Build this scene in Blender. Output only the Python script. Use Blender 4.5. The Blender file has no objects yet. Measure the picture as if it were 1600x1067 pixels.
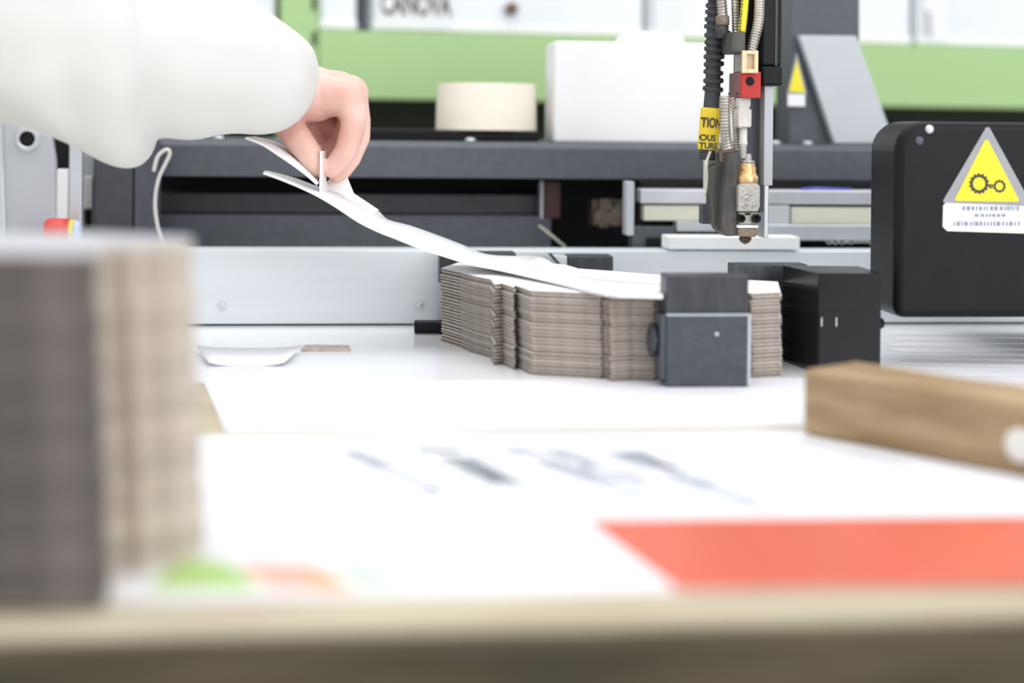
import bpy, bmesh, math, random
from mathutils import Vector, Matrix
random.seed(7)
sc = bpy.context.scene
C = sc.collection
PI = math.pi

# ---------------------------------------------------------------- camera, world, light, exposure
T = 0.90                       # height of the machine table
F = 2400.0                     # focal length in pixels of a 1600 wide frame
YAW, ROLL = math.radians(5.6), 0.010
HY = 200.0                     # row of the horizon
CAM = Vector((0, 0, T + 0.17))
fwd = Vector((math.sin(YAW), math.cos(YAW), 0))
r0 = Vector((math.cos(YAW), -math.sin(YAW), 0)); u0 = Vector((0, 0, 1))
rgt = (r0 * math.cos(ROLL) + u0 * math.sin(ROLL)).normalized()
upv = (u0 * math.cos(ROLL) - r0 * math.sin(ROLL)).normalized()
cd = bpy.data.cameras.new('camera'); cam = bpy.data.objects.new('camera', cd); C.objects.link(cam)
M = Matrix((rgt, upv, -fwd)).transposed().to_4x4(); M.translation = CAM
cam.matrix_world = M
cd.sensor_width = 36; cd.lens = F / 1600 * 36; cd.shift_y = -(533.5 - HY) / 1600
cd.clip_start = 0.02; cd.clip_end = 60
cd.dof.use_dof = True; cd.dof.focus_distance = 1.19; cd.dof.aperture_fstop = 2.8
sc.camera = cam
w = bpy.data.worlds.new('world'); sc.world = w; w.use_nodes = True
w.node_tree.nodes['Background'].inputs[0].default_value = (0.93, 0.96, 1.0, 1)
w.node_tree.nodes['Background'].inputs[1].default_value = 0.80
def area(name, loc, aim, sx, sy, power, col=(1, 1, 1)):
    l = bpy.data.lights.new(name, 'AREA'); l.shape = 'RECTANGLE'; l.size = sx; l.size_y = sy; l.energy = power; l.color = col
    o = bpy.data.objects.new(name, l); C.objects.link(o); o.location = loc
    o.rotation_euler = (Vector(aim) - Vector(loc)).to_track_quat('-Z', 'Y').to_euler()
area('ceiling_light', (0.2, 0.9, 3.0), (0.2, 1.0, 0.9), 2.6, 1.0, 16)
area('ceiling_light', (0.5, -1.0, 3.0), (0.3, 1.3, 0.9), 2.6, 1.0, 12)
area('ceiling_light', (0.3, 2.1, 3.2), (0.3, 2.6, 1.0), 2.6, 0.8, 12)
area('fill_light', (2.2, -2.2, 1.9), (0.2, 1.4, 0.95), 2.4, 1.6, 42)  # added fill lamp from the camera side, brightens the upright faces
sc.view_settings.view_transform = 'Standard'; sc.view_settings.look = 'None'
sc.view_settings.gamma = 1; sc.view_settings.use_curve_mapping = False
sc.view_settings.exposure = 0.26

# ---------------------------------------------------------------- pixel -> place helpers
def ray(px, py): return fwd + rgt * ((px - 800) / F) - upv * ((py - HY) / F)
def at(px, py, d): return CAM + ray(px, py) * d
def on_z(px, py, z=0.0):
    r = ray(px, py); return CAM + r * ((T + z - CAM.z) / r.z)
def on_y(px, py, Y):
    r = ray(px, py); return CAM + r * ((Y - CAM.y) / r.y)
def Yat(d, px=800):            # world Y of a depth along the view axis
    return at(px, HY, d).y

# ---------------------------------------------------------------- materials
def mat(name, col, rough=0.5, metal=0.0, var=0.06, scale=30, stretch=(1, 1, 1), bump=0.0, bscale=None, coat=0.0, emit=None, trans=0.0, spec=0.5, sss=0.0, col2=None, alpha=1.0, rot=0.0, rnd=0.0):
    m = bpy.data.materials.new(name); m.use_nodes = True
    nt = m.node_tree; N = nt.nodes; L = nt.links; b = N['Principled BSDF']
    b.inputs['Roughness'].default_value = rough; b.inputs['Metallic'].default_value = metal
    b.inputs['Coat Weight'].default_value = coat; b.inputs['Specular IOR Level'].default_value = spec
    b.inputs['Transmission Weight'].default_value = trans; b.inputs['Alpha'].default_value = alpha
    if sss:
        b.inputs['Subsurface Weight'].default_value = sss; b.inputs['Subsurface Radius'].default_value = (0.012, 0.004, 0.002); b.inputs['Subsurface Scale'].default_value = 1
    tc = N.new('ShaderNodeTexCoord'); mp = N.new('ShaderNodeMapping'); mp.inputs['Scale'].default_value = stretch; mp.vector_type = 'TEXTURE' if rot else 'POINT'; mp.inputs['Rotation'].default_value = (0, 0, rot)
    if rot: mp.inputs['Scale'].default_value = tuple(1 / q for q in stretch)
    L.new(tc.outputs['Object'], mp.inputs[0])
    n = N.new('ShaderNodeTexNoise'); n.inputs['Scale'].default_value = scale; n.inputs['Detail'].default_value = 5
    L.new(mp.outputs[0], n.inputs['Vector'])
    cr = N.new('ShaderNodeValToRGB'); cr.color_ramp.elements[0].position = 0.3; cr.color_ramp.elements[1].position = 0.7
    c2 = col2 or tuple(min(1, c * (1 + var)) for c in col); c1 = col if col2 else tuple(c * (1 - var) for c in col)
    cr.color_ramp.elements[0].color = (*c1, 1); cr.color_ramp.elements[1].color = (*c2, 1)
    L.new(n.outputs[0], cr.inputs[0]); L.new(cr.outputs[0], b.inputs['Base Color'])
    if rnd:
        oi = N.new('ShaderNodeObjectInfo'); mr = N.new('ShaderNodeMapRange'); mr.inputs['To Min'].default_value = 1 - rnd; mr.inputs['To Max'].default_value = 1 + rnd
        hv = N.new('ShaderNodeHueSaturation'); L.new(oi.outputs['Random'], mr.inputs['Value']); L.new(mr.outputs[0], hv.inputs['Value']); L.new(cr.outputs[0], hv.inputs['Color']); L.new(hv.outputs[0], b.inputs['Base Color'])
    if bump:
        n2 = N.new('ShaderNodeTexNoise'); n2.inputs['Scale'].default_value = bscale or scale * 4; L.new(mp.outputs[0], n2.inputs['Vector'])
        bp = N.new('ShaderNodeBump'); bp.inputs['Strength'].default_value = bump; bp.inputs['Distance'].default_value = 0.002
        L.new(n2.outputs[0], bp.inputs['Height']); L.new(bp.outputs[0], b.inputs['Normal'])
    return m
MT = dict(
    table=mat('white_laminate', (0.88, 0.89, 0.91), 0.12, var=0.02, scale=3, stretch=(1, 12, 1), spec=0.3),
    sheet=mat('white_sheet', (0.82, 0.82, 0.845), 0.55, var=0.02, scale=6),
    foam=mat('white_foam', (0.90, 0.90, 0.89), 0.7, var=0.02, scale=20),
    wood=mat('shaded_worn_plywood', (0.04, 0.031, 0.016), 0.8, scale=9, stretch=(1, 6, 6), col2=(0.11, 0.085, 0.05), bump=0.3),  # brown wood, its colour darkened to hold the shade on the bench front
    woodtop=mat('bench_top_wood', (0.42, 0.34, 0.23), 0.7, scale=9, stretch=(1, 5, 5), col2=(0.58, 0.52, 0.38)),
    timber=mat('timber', (0.25, 0.155, 0.08), 0.8, scale=11, stretch=(1, 6, 5), col2=(0.50, 0.365, 0.22), bump=0.4, bscale=40, rot=-0.87, spec=0.2),
    rail=mat('anodised_aluminium', (0.74, 0.78, 0.81), 0.4, metal=0.1, var=0.03, scale=5, stretch=(1, 1, 20)),
    alu=mat('brushed_aluminium', (0.66, 0.68, 0.71), 0.35, metal=0.5, var=0.05, scale=30),
    grey=mat('grey_powder_coat', (0.53, 0.55, 0.58), 0.5, var=0.03),
    gantry=mat('dark_grey_powder_coat', (0.083, 0.092, 0.108), 0.55, var=0.10, scale=120, bump=0.1),
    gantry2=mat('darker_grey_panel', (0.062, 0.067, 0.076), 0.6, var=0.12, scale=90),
    black=mat('void_shade_black', (0.006, 0.006, 0.006), 0.8),  # near-black stands in for shade inside recesses, gaps and holes
    blackp=mat('black_plastic', (0.0085, 0.009, 0.010), 0.38, var=0.15, scale=60, spec=0.18),
    blackb=mat('black_scuffed_block', (0.028, 0.031, 0.037), 0.38, scale=170, stretch=(1, 1, 0.25), col2=(0.050, 0.054, 0.062), bump=0.2),
    blockg=mat('slate_scuffed_block', (0.040, 0.047, 0.060), 0.42, scale=120, col2=(0.064, 0.073, 0.09), bump=0.15),
    green=mat('green_rack_paint', (0.40, 0.60, 0.26), 0.45, var=0.04, scale=4),
    dgap=mat('olive_gap_shade', (0.10, 0.105, 0.075), 0.8),  # olive dark painted in for the dim gap under the shelf beam
    bin=mat('translucent_white_plastic', (0.80, 0.83, 0.86), 0.35, var=0.04, scale=6, coat=0.2),
    label=mat('white_label_paper', (0.86, 0.86, 0.87), 0.6, var=0.01),
    ink=mat('dark_ink', (0.05, 0.05, 0.055), 0.7),
    inkg=mat('grey_ink', (0.15, 0.17, 0.20), 0.7),
    inkf=mat('faint_grey_ink', (0.30, 0.32, 0.38), 0.7),
    red=mat('red_print', (0.70, 0.13, 0.07), 0.35, var=0.05, scale=5, stretch=(6, 0.3, 1)),
    pgreen=mat('green_print', (0.42, 0.62, 0.20), 0.5), pmint=mat('mint_print', (0.60, 0.78, 0.62), 0.5),
    porange=mat('orange_print', (0.82, 0.40, 0.16), 0.5), ppink=mat('salmon_print', (0.84, 0.45, 0.36), 0.5),
    board=mat('grey_cardboard_edge', (0.36, 0.30, 0.26), 0.85, scale=60, stretch=(3, 3, 30), col2=(0.58, 0.51, 0.45), rnd=0.16),
    boardd=mat('dark_cardboard_core', (0.19, 0.16, 0.14), 0.9, scale=60, stretch=(3, 3, 30), col2=(0.30, 0.26, 0.22), rnd=0.16), boardn=mat('darker_board_edge', (0.085, 0.070, 0.060), 0.9, scale=30, stretch=(2, 2, 9), col2=(0.175, 0.148, 0.132), rnd=0.16),
    boardl=mat('light_cardboard_edge', (0.50, 0.43, 0.35), 0.85, scale=60, stretch=(3, 3, 30), col2=(0.68, 0.60, 0.49), rnd=0.16),
    liner=mat('white_board_face', (0.87, 0.87, 0.87), 0.6, var=0.01),
    tape=mat('cream_masking_tape', (0.95, 0.87, 0.73), 0.6, var=0.02, scale=40, stretch=(1, 1, 10)),
    yellow=mat('warning_yellow', (0.86, 0.74, 0.02), 0.5, var=0.02),
    yellowo=mat('caution_label_yellow', (0.85, 0.62, 0.03), 0.45, var=0.03),
    ycable=mat('yellow_cable', (0.80, 0.74, 0.03), 0.4, var=0.04),
    silver=mat('grey_label_border', (0.34, 0.34, 0.36), 0.5),
    steel=mat('dusty_steel', (0.34, 0.32, 0.29), 0.45, metal=0.5, scale=420, stretch=(1, 1, 2), col2=(0.50, 0.475, 0.44), bump=0.15, bscale=300),
    conduit=mat('steel_conduit', (0.40, 0.37, 0.33), 0.25, metal=0.85, scale=90, col2=(0.62, 0.58, 0.52)),
    linerg=mat('pale_grey_board_face', (0.50, 0.50, 0.52), 0.7, var=0.02), gloss=mat('glossy_black_block', (0.007, 0.007, 0.008), 0.24, var=0.2, scale=50, spec=0.35),
    brass=mat('brass', (0.72, 0.42, 0.17), 0.3, metal=0.6, scale=60, col2=(0.88, 0.62, 0.34)),
    nozzle=mat('burnt_nozzle_metal', (0.07, 0.045, 0.03), 0.5, metal=0.4, scale=1100, col2=(0.50, 0.38, 0.26), bump=0.3, bscale=420),
    tip=mat('charred_nozzle_tip', (0.02, 0.015, 0.012), 0.45, metal=0.3, scale=900, col2=(0.22, 0.16, 0.11), bump=0.6, bscale=300),
    heater=mat('dusty_dark_module', (0.050, 0.047, 0.044), 0.55, scale=90, stretch=(1, 1, 0.3), col2=(0.13, 0.12, 0.11), spec=0.3),
    redp=mat('red_plastic', (0.50, 0.022, 0.016), 0.5, scale=90, var=0.1),
    maroon=mat('maroon_side', (0.22, 0.085, 0.085), 0.6, scale=140, col2=(0.31, 0.15, 0.15)),
    creamp=mat('beige_plastic', (0.80, 0.64, 0.40), 0.45, var=0.04), creamd=mat('beige_recess_shade', (0.60, 0.46, 0.28), 0.5),
    cbar=mat('cream_plastic_bar', (0.66, 0.65, 0.52), 0.5, scale=14, stretch=(1, 1, 6), col2=(0.76, 0.75, 0.63)),
    clear=mat('cloudy_clear_fitting', (0.66, 0.62, 0.56), 0.3, scale=120, col2=(0.82, 0.79, 0.74), coat=0.4),
    sleeve=mat('off_white_knit', (0.69, 0.685, 0.655), 0.9, scale=8, var=0.015, bump=0.12, bscale=900),
    skin=mat('skin', (0.70, 0.38, 0.31), 0.5, scale=30, col2=(0.82, 0.57, 0.49), sss=0.25),
    nail=mat('nail', (0.85, 0.62, 0.55), 0.3),
    cable=mat('white_cable', (0.74, 0.74, 0.70), 0.4), redc=mat('red_cap', (0.72, 0.05, 0.03), 0.35), yelc=mat('yellow_band', (0.85, 0.65, 0.1), 0.4), bluc=mat('pale_blue_band', (0.55, 0.66, 0.92), 0.4),
    floor=mat('grey_concrete', (0.30, 0.30, 0.29), 0.7, scale=3), wall=mat('pale_wall', (0.62, 0.62, 0.60), 0.8, scale=2),
    maroond=mat('dark_maroon_block', (0.05, 0.012, 0.012), 0.5), blue=mat('blue_film', (0.10, 0.12, 0.55), 0.4),
    glue=mat('dried_glue', (0.78, 0.76, 0.70), 0.35, scale=100),
    knob=mat('brown_knob', (0.16, 0.12, 0.07), 0.5),
    rubber=mat('black_rubber_sleeve', (0.022, 0.023, 0.026), 0.55, scale=120, col2=(0.06, 0.062, 0.068)),
    ferr=mat('brown_ferrule', (0.17, 0.13, 0.10), 0.5, metal=0.3, scale=90, col2=(0.28, 0.22, 0.17)),
)

# ---------------------------------------------------------------- mesh helpers
WO = {}                                            # world origin of every object made
class MB:
    def __init__(s): s.bm = bmesh.new()
    def _add(s, vs, fs, mi=0, smooth=False):
        bv = [s.bm.verts.new(v) for v in vs]
        for f in fs:
            try: q = s.bm.faces.new([bv[i] for i in f])
            except ValueError: continue
            q.material_index = mi; q.smooth = smooth
        return s
    def box(s, x0, x1, y0, y1, z0, z1, mi=0, M=None):
        vs = [Vector((x, y, z)) for z in (z0, z1) for x, y in ((x0, y0), (x1, y0), (x1, y1), (x0, y1))]
        if M: vs = [M @ v for v in vs]
        return s._add(vs, [(3, 2, 1, 0), (4, 5, 6, 7), (0, 1, 5, 4), (1, 2, 6, 5), (2, 3, 7, 6), (3, 0, 4, 7)], mi)
    def pbox(s, px0, py0, px1, py1, Y, D, mi=0):   # a box with its front face seen at these places on the plane Y
        xm, ym = (px0 + px1) / 2, (py0 + py1) / 2
        return s.box(on_y(px0, ym, Y).x, on_y(px1, ym, Y).x, Y, Y + D, on_y(xm, py1, Y).z, on_y(xm, py0, Y).z, mi)
    def prism(s, pts, z0, z1, mi=0, mtop=None):    # pts: list of (x, y), ccw or cw
        n = len(pts); A = sum(pts[i][0] * pts[(i + 1) % n][1] - pts[(i + 1) % n][0] * pts[i][1] for i in range(n))
        if A < 0: pts = pts[::-1]
        vs = [Vector((p[0], p[1], z)) for z in (z0, z1) for p in pts]
        s._add(vs, [tuple(range(n))[::-1]] + [(i, (i + 1) % n, n + (i + 1) % n, n + i) for i in range(n)], mi)
        tv = [Vector((p[0], p[1], z1)) for p in pts]
        s._add(tv, [tuple(range(n))], mi if mtop is None else mtop); return s
    def plate(s, pxs, Y, D, mi=0):                 # outline in the plane Y, given as seen places, thickness D behind
        P = [on_y(x, y, Y) for x, y in pxs]; n = len(P)
        A = sum(P[i].x * P[(i + 1) % n].z - P[(i + 1) % n].x * P[i].z for i in range(n))
        if A < 0: P = P[::-1]
        vs = P + [p + Vector((0, D, 0)) for p in P]
        return s._add(vs, [tuple(range(n)), tuple(range(n, 2 * n))[::-1]] + [(i, n + i, n + (i + 1) % n, (i + 1) % n) for i in range(n)], mi)
    def rings(s, rings, mi=0, smooth=True, cap=True):
        n = len(rings[0]); vs = [v for r in rings for v in r]; fs = []
        for k in range(len(rings) - 1):
            for i in range(n):
                j = (i + 1) % n; fs.append((k * n + i, k * n + j, (k + 1) * n + j, (k + 1) * n + i))
        if cap: fs += [tuple(range(n))[::-1], tuple((len(rings) - 1) * n + i for i in range(n))]
        return s._add(vs, fs, mi, smooth)
    def tube(s, pts, rad, n=14, mi=0, smooth=True, cap=True):
        pts = [Vector(p) for p in pts]; rs = rad if isinstance(rad, (list, tuple)) else [rad] * len(pts); out = []
        t0 = (pts[1] - pts[0]).normalized(); a = t0.orthogonal().normalized()
        for k, p in enumerate(pts):
            t = (pts[min(k + 1, len(pts) - 1)] - pts[max(k - 1, 0)]).normalized()
            a = (a - t * a.dot(t)).normalized(); b = t.cross(a)
            out.append([p + (a * math.cos(2 * PI * i / n) + b * math.sin(2 * PI * i / n)) * rs[k] for i in range(n)])
        return s.rings(out, mi, smooth, cap)
    def lathe(s, base, axis, prof, n=24, mi=0, smooth=True):   # prof: (distance along axis, radius); no repeated centres
        ax = Vector(axis).normalized(); a = ax.orthogonal().normalized(); b = ax.cross(a); out = []
        for h, r in prof:
            out.append([Vector(base) + ax * h + (a * math.cos(2 * PI * i / n) + b * math.sin(2 * PI * i / n)) * max(r, 1e-5) for i in range(n)])
        return s.rings(out, mi, smooth)
    def ball(s, c, r, sc=(1, 1, 1), mi=0, n=16):
        out = []
        for k in range(1, 10):
            t = PI * k / 10; out.append([Vector(c) + Vector((math.sin(t) * math.cos(2 * PI * i / n) * sc[0], math.sin(t) * math.sin(2 * PI * i / n) * sc[1], -math.cos(t) * sc[2])) * r for i in range(n)])
        return s.rings(out, mi)
def link(name, me, mats, parent=None, bevel=0.0, seg=2):
    zs = [v.co.z for v in me.vertices]; xs = [v.co.x for v in me.vertices]; ys = [v.co.y for v in me.vertices]
    o0 = Vector(((min(xs) + max(xs)) / 2, (min(ys) + max(ys)) / 2, min(zs)))
    me.transform(Matrix.Translation(-o0))
    for m in (mats if isinstance(mats, (list, tuple)) else [mats]): me.materials.append(MT[m])
    o = bpy.data.objects.new(name, me); C.objects.link(o); WO[o.name] = o0
    if parent: o.parent = parent; o.location = o0 - WO[parent.name]
    else: o.location = o0
    if bevel:
        b = o.modifiers.new('bevel', 'BEVEL'); b.width = bevel; b.segments = seg; b.limit_method = 'ANGLE'; b.angle_limit = 0.6
    return o
def obj(name, mb, mats, parent=None, bevel=0.0, seg=2):
    bmesh.ops.recalc_face_normals(mb.bm, faces=mb.bm.faces[:])
    me = bpy.data.meshes.new(name); mb.bm.to_mesh(me); mb.bm.free()
    return link(name, me, mats, parent, bevel, seg)
def tag(o, label, cat, group=None):
    o['label'] = label; o['category'] = cat
    if group: o['group'] = group
    return o
def thing(name, label, cat, loc, group=None):
    o = bpy.data.objects.new(name, None); C.objects.link(o); o.location = loc; WO[o.name] = Vector(loc); o.empty_display_size = 0.02
    return tag(o, label, cat, group)
def struct(o): o['kind'] = 'structure'; return o
def lab(o, s): o['label'] = s; return o
def text(name, s, px, py, Y, hpx, matn, parent, sx=1.0, rot=0.0, rotz=0.0, ext=0.0001, P=None, scale=None, bold=0.022):   # lettering standing on plane Y, left end and baseline at (px, py)
    cu = bpy.data.curves.new(name, 'FONT'); cu.body = s; cu.extrude = ext; cu.offset = bold
    o = bpy.data.objects.new(name, cu); C.objects.link(o); bpy.context.view_layer.update()
    me = bpy.data.meshes.new_from_object(o); C.objects.unlink(o)
    bpy.data.objects.remove(o)
    P = P or on_y(px, py, Y); k = scale or (hpx / F * (Y / math.cos(YAW)) / 0.7)
    cu2 = Matrix.Translation(P) @ Matrix.Rotation(rotz, 4, 'Z') @ Matrix.Rotation(rot, 4, 'Y') @ Matrix.Rotation(PI / 2, 4, 'X') @ Matrix.Diagonal((k * sx, k, 1 if ext == 0 else 1, 1))
    me.transform(cu2)
    return link(name, me, matn, parent)

# ================================================================ THE SETTING
struct(obj('floor', MB().box(-3, 4, -1.5, 5, -0.02, 0), 'floor'))
struct(obj('wall_back', MB().box(-3, 4, 4.0, 4.1, 0, 3.4), 'wall'))

# ================================================================ TABLES AND WHAT LIES FLAT ON THEM
Y_edge = on_z(800, 953).y; Y_pf = on_z(800, 927).y; Y_pb = on_z(800, 677).y; Y_mf = on_z(800, 669).y; Y_mb = on_z(800, 593).y
ZB = -0.0012
t = thing('work_bench', 'wooden work bench with worn beige top and blurred brown front edge across the bottom', 'workbench', (0.1, Y_edge + 0.2, 0))
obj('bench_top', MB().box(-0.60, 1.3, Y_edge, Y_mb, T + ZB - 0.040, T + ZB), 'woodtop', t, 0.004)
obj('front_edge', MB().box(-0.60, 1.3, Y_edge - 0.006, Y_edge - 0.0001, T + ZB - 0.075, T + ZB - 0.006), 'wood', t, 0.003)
for x in (-0.55, 1.2):
    for y in (Y_edge + 0.05, Y_mb - 0.07): obj('leg', MB().box(x - 0.035, x + 0.035, y - 0.035, y + 0.035, 0, T + ZB - 0.04), 'wood', t)
YR = on_z(700, 508.5).y                                   # front of the aluminium rail
t = thing('machine_table', 'glossy white table of the gluing machine reaching back to the aluminium rail', 'table', (0.1, 1.3, 0))
obj('table_top', MB().box(-0.60, 1.3, Y_mb + 0.0005, 1.70, T - 0.03, T), 'table', t)
for x in (-0.55, 1.2):
    for y in (1.2, 1.62): obj('leg', MB().box(x - 0.03, x + 0.03, y - 0.03, y + 0.03, 0, T - 0.03), 'gantry', t)
# white sheet between the poster and the machine
p = [on_z(356, 668), on_z(318, 597)]
mb = MB(); mb.prism([(p[0].x, Y_mf), (1.1, Y_mf), (1.1, Y_mb - 0.001), (p[1].x, Y_mb - 0.001)], T + ZB + 0.0001, T - 0.0001)
tag(obj('plain_sheet', mb, 'sheet'), 'plain white sheet lying between the printed board and the machine table', 'sheet')
# printed board
ZP = 0.0004
mb = MB(); mb.box(-0.58, 1.0, Y_pf, Y_pb, T + ZB + 0.0001, T + ZP, 0)
def patch(pts, mi, dz=0.0001):
    P = [on_z(x, y, ZP) for x, y in pts]; mb.prism([(v.x, v.y) for v in P], T + ZP, T + ZP + dz, mi)
patch([(918, 813), (1100, 811), (1660, 806), (1660, 912), (1058, 921)], 1)
def blob(cx, cy, rx, ry, mi, dz): patch([(cx + rx * math.cos(a * PI / 8), cy + ry * math.sin(a * PI / 8)) for a in range(16)], mi, dz)
patch([(250, 900), (290, 876), (335, 874), (375, 890), (410, 921), (230, 921)], 2, 0.0001)
patch([(372, 882), (440, 880), (480, 882), (515, 921), (425, 921)], 3, 0.00015)
patch([(468, 884), (500, 890), (560, 921), (500, 921)], 4, 0.0002)
patch([(520, 882), (565, 880), (640, 921), (575, 921)], 5, 0.0001)
def words(x0, y0, x1, y1, mi, n, wd, seed):
    R = random.Random(seed)
    for i in range(n):
        f = (i + 0.5) / n; cx = x0 + (x1 - x0) * f; cy = y0 + (y1 - y0) * f; h = wd * 2.1 * (0.75 + 0.5 * R.random())
        st = (x1 - x0) / n * 0.42; sy = (y1 - y0) / n * 0.45
        if R.random() < 0.12: continue
        patch([(cx - st - h * 0.5, cy - sy), (cx + st - h * 0.5, cy + sy - 1), (cx + st + h * 0.5, cy + sy), (cx - st + h * 0.5, cy - sy + 1)], mi)
words(545, 704, 690, 772, 7, 9, 18, 1); words(680, 700, 800, 758, 6, 8, 26, 2); words(735, 738, 800, 752, 6, 4, 22, 9); words(800, 700, 1010, 778, 7, 14, 26, 3)
words(860, 702, 1010, 755, 7, 9, 20, 5); words(940, 700, 1200, 795, 7, 17, 24, 4); words(985, 705, 1060, 735, 6, 5, 16, 6); words(1250, 690, 1420, 728, 7, 7, 12, 8)
tag(obj('printed_board', mb, ['sheet', 'red', 'pgreen', 'ppink', 'porange', 'pmint', 'inkg', 'inkf']), 'large white printed board with red band, grey lettering and green orange print', 'printed board')
# small offcut curled on the machine table
mb = MB()
def curved(mb, N, Fp, th, mi_top=0, mi_edge=0, sub=1):     # strip surface between two chains of 3-D points, with thickness
    n = len(N); top = []; bot = []
    for a, b in zip(N, Fp): top += [a, b]
    for k in range(n):
        d = (N[min(k + 1, n - 1)] - N[max(k - 1, 0)]).cross(Fp[k] - N[k])
        d = d.normalized() if d.length > 1e-9 else Vector((0, 0, 1))
        if d.z < 0: d = -d
        bot += [N[k] - d * th, Fp[k] - d * th]
    vs = top + bot; o = 2 * n; ft, fe = [], []
    for k in range(n - 1):
        a, b, c, d = 2 * k, 2 * k + 1, 2 * k + 3, 2 * k + 2
        ft.append((a, d, c, b)); fe += [(o + a, o + b, o + c, o + d), (a, o + a, o + d, d), (b, c, o + c, o + b)]
    fe += [(0, 1, o + 1, o), (2 * n - 2, o + 2 * n - 2, o + 2 * n - 1, 2 * n - 1)]
    bv = [mb.bm.verts.new(v) for v in vs]
    for q in ft: f = mb.bm.faces.new([bv[i] for i in q]); f.material_index = mi_top; f.smooth = True
    for q in fe: f = mb.bm.faces.new([bv[i] for i in q]); f.material_index = mi_edge
N_ = []; F_ = []
for k in range(9):
    f = k / 8; z = 0.0007 + 0.0022 * (2 * f - 1) ** 4
    N_.append(on_z(326 + 118 * f, 572, 0) + Vector((0, 0, z))); F_.append(on_z(306 + 168 * f, 552, 0) + Vector((0, 0, z + 0.0035)))
curved(mb, N_, F_, 0.0006)
tag(obj('paper_offcut', mb, 'sheet'), 'small curled white offcut lying on glossy table beside blurred cardboard stack', 'offcut')
mb = MB(); P = [on_z(x, y) for x, y in ((470, 549), (548, 549), (545, 544), (478, 543))]
mb.prism([(v.x, v.y) for v in P], T + 0.0001, T + 0.0024)  # narrow grey strip, slightly raised off the table
tag(obj('thin_grey_strip', mb, 'board'), 'thin grey cardboard strip lying on the glossy table behind the curled offcut', 'offcut')
# streaky film, right
mb = MB()
for k in range(9):
    y = 517 + k * 9; P = [on_z(1385 + (k % 3) * 14, y), on_z(1900, y + 9), on_z(1900, y + 15), on_z(1385 + (k % 2) * 18, y + 6)]
    mb.prism([(v.x, v.y) for v in P], T + 0.0001 , T + 0.00025 + 0.0001 * (k % 3))
tag(obj('plastic_film', mb, 'sheet'), 'creased white film strips on the table behind the timber bar', 'film')

# ================================================================ TIMBER BAR
a = on_z(1253, 680, 0); b = on_z(1600, 747, 0); dv = (b - a).normalized(); nv = Vector((-dv.y, dv.x, 0)); HB = 0.0365
e = a + dv * 0.36; W = 0.048
mb = MB(); ns = 18; rings = []
for k in range(ns + 1):
    c = a + (e - a) * (k / ns); R = random.Random(k); rg = []
    for (u, v) in ((0, 0), (1, 0), (1, 1), (0, 1)):
        rg.append(c + nv * (u * W + (R.random() - .5) * 0.0006) + Vector((0, 0, ZP + 0.0003 + v * HB + (v * (R.random() - .5) * 0.0008))))
    rings.append(rg)
mb.rings(rings, smooth=False)
t = tag(obj('timber_bar', mb, 'timber', None, 0.003, 3), 'rough brown timber bar lying on the white sheets at the right', 'timber')
c = on_z(1594, 715, 0) ; 
mb = MB(); q = a + dv * ((b - a).length * 0.985) + Vector((0, 0, 0.016)) - nv * 0.0002
mb.lathe(q, -nv, [(0, 0.0085), (0.0008, 0.0085), (0.0010, 0.006)], 18); obj('pale_spot', mb, 'glue', t)  # small pale disc on the bar's front face

# ================================================================ ALUMINIUM RAIL
t = thing('aluminium_rail', 'long pale aluminium rail with countersunk screws behind the cardboard stack', 'machine rail', (0.1, YR + 0.02, T))
ZR0, ZR1 = 0.0016, on_y(700, 391, YR).z - T
obj('rail_profile', MB().box(-0.60, 0.9, YR, YR + 0.035, T + ZR0, T + ZR1), 'rail', t, 0.0012)
obj('gap_shade_strip', MB().box(-0.60, 0.9, YR + 0.004, YR + 0.03, T, T + ZR0), 'black', t)  # black strip stands in for the dark gap under the rail
for x, y in ((347, 478), (656, 477)):
    c = on_y(x, y, YR); mb = MB(); mb.lathe(c, (0, -1, 0), [(-0.002, 0.0044), (0.0004, 0.0044), (0.0004, 0.0036), (-0.0004, 0.0034), (-0.0004, 0.0026), (0.0009, 0.0020), (0.0012, 0.0008)], 20)
    obj('screw', mb, 'alu', t)
# white plate lying on rail top
mb = MB(); mb.pbox(1044, 370, 1250, 390, YR - 0.004, 0.030)
tag(obj('white_pad', mb, 'foam', None, 0.001), 'white plastic pad on top of the aluminium rail under the glue nozzle', 'pad')

# ================================================================ GANTRY BEAM AND RECESS
YG = Yat(1.43)
zt = on_y(800, 222, YG).z; zf = on_y(800, 231, YG).z; zb = on_y(800, 279, YG).z
t = thing('gantry_beam', 'dark grey machine beam running across behind the aluminium rail', 'machine beam', (0.1, YG + 0.1, T + 0.1))
xl = on_y(212, 300, YG).x
mb = MB(); n = [(YG, zb), (YG, zf), (YG + 0.006, zt), (YG + 0.22, zt), (YG + 0.22, zb)]
vs = [Vector((x, y, z)) for x in (xl, 1.0) for y, z in n]
mb._add(vs, [(0, 1, 2, 3, 4), (9, 8, 7, 6, 5)] + [(i, 5 + i, 5 + (i + 1) % 5, (i + 1) % 5) for i in range(5)])
obj('top_beam', mb, 'gantry', t, 0.0008)
YC = YG + 0.05
obj('recess_back', MB().box(xl, 1.0, YC + 0.06, YC + 0.065, T, zb), 'black', t)  # coloured black to carry the shade of the cavity
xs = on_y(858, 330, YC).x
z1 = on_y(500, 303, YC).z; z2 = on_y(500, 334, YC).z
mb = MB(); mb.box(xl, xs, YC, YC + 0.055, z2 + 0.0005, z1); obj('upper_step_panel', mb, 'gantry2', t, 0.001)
mb = MB(); mb.box(xl, xs, YC - 0.018, YC + 0.055, T + 0.001, z2); obj('lower_step_panel', mb, 'gantry', t, 0.001)
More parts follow.
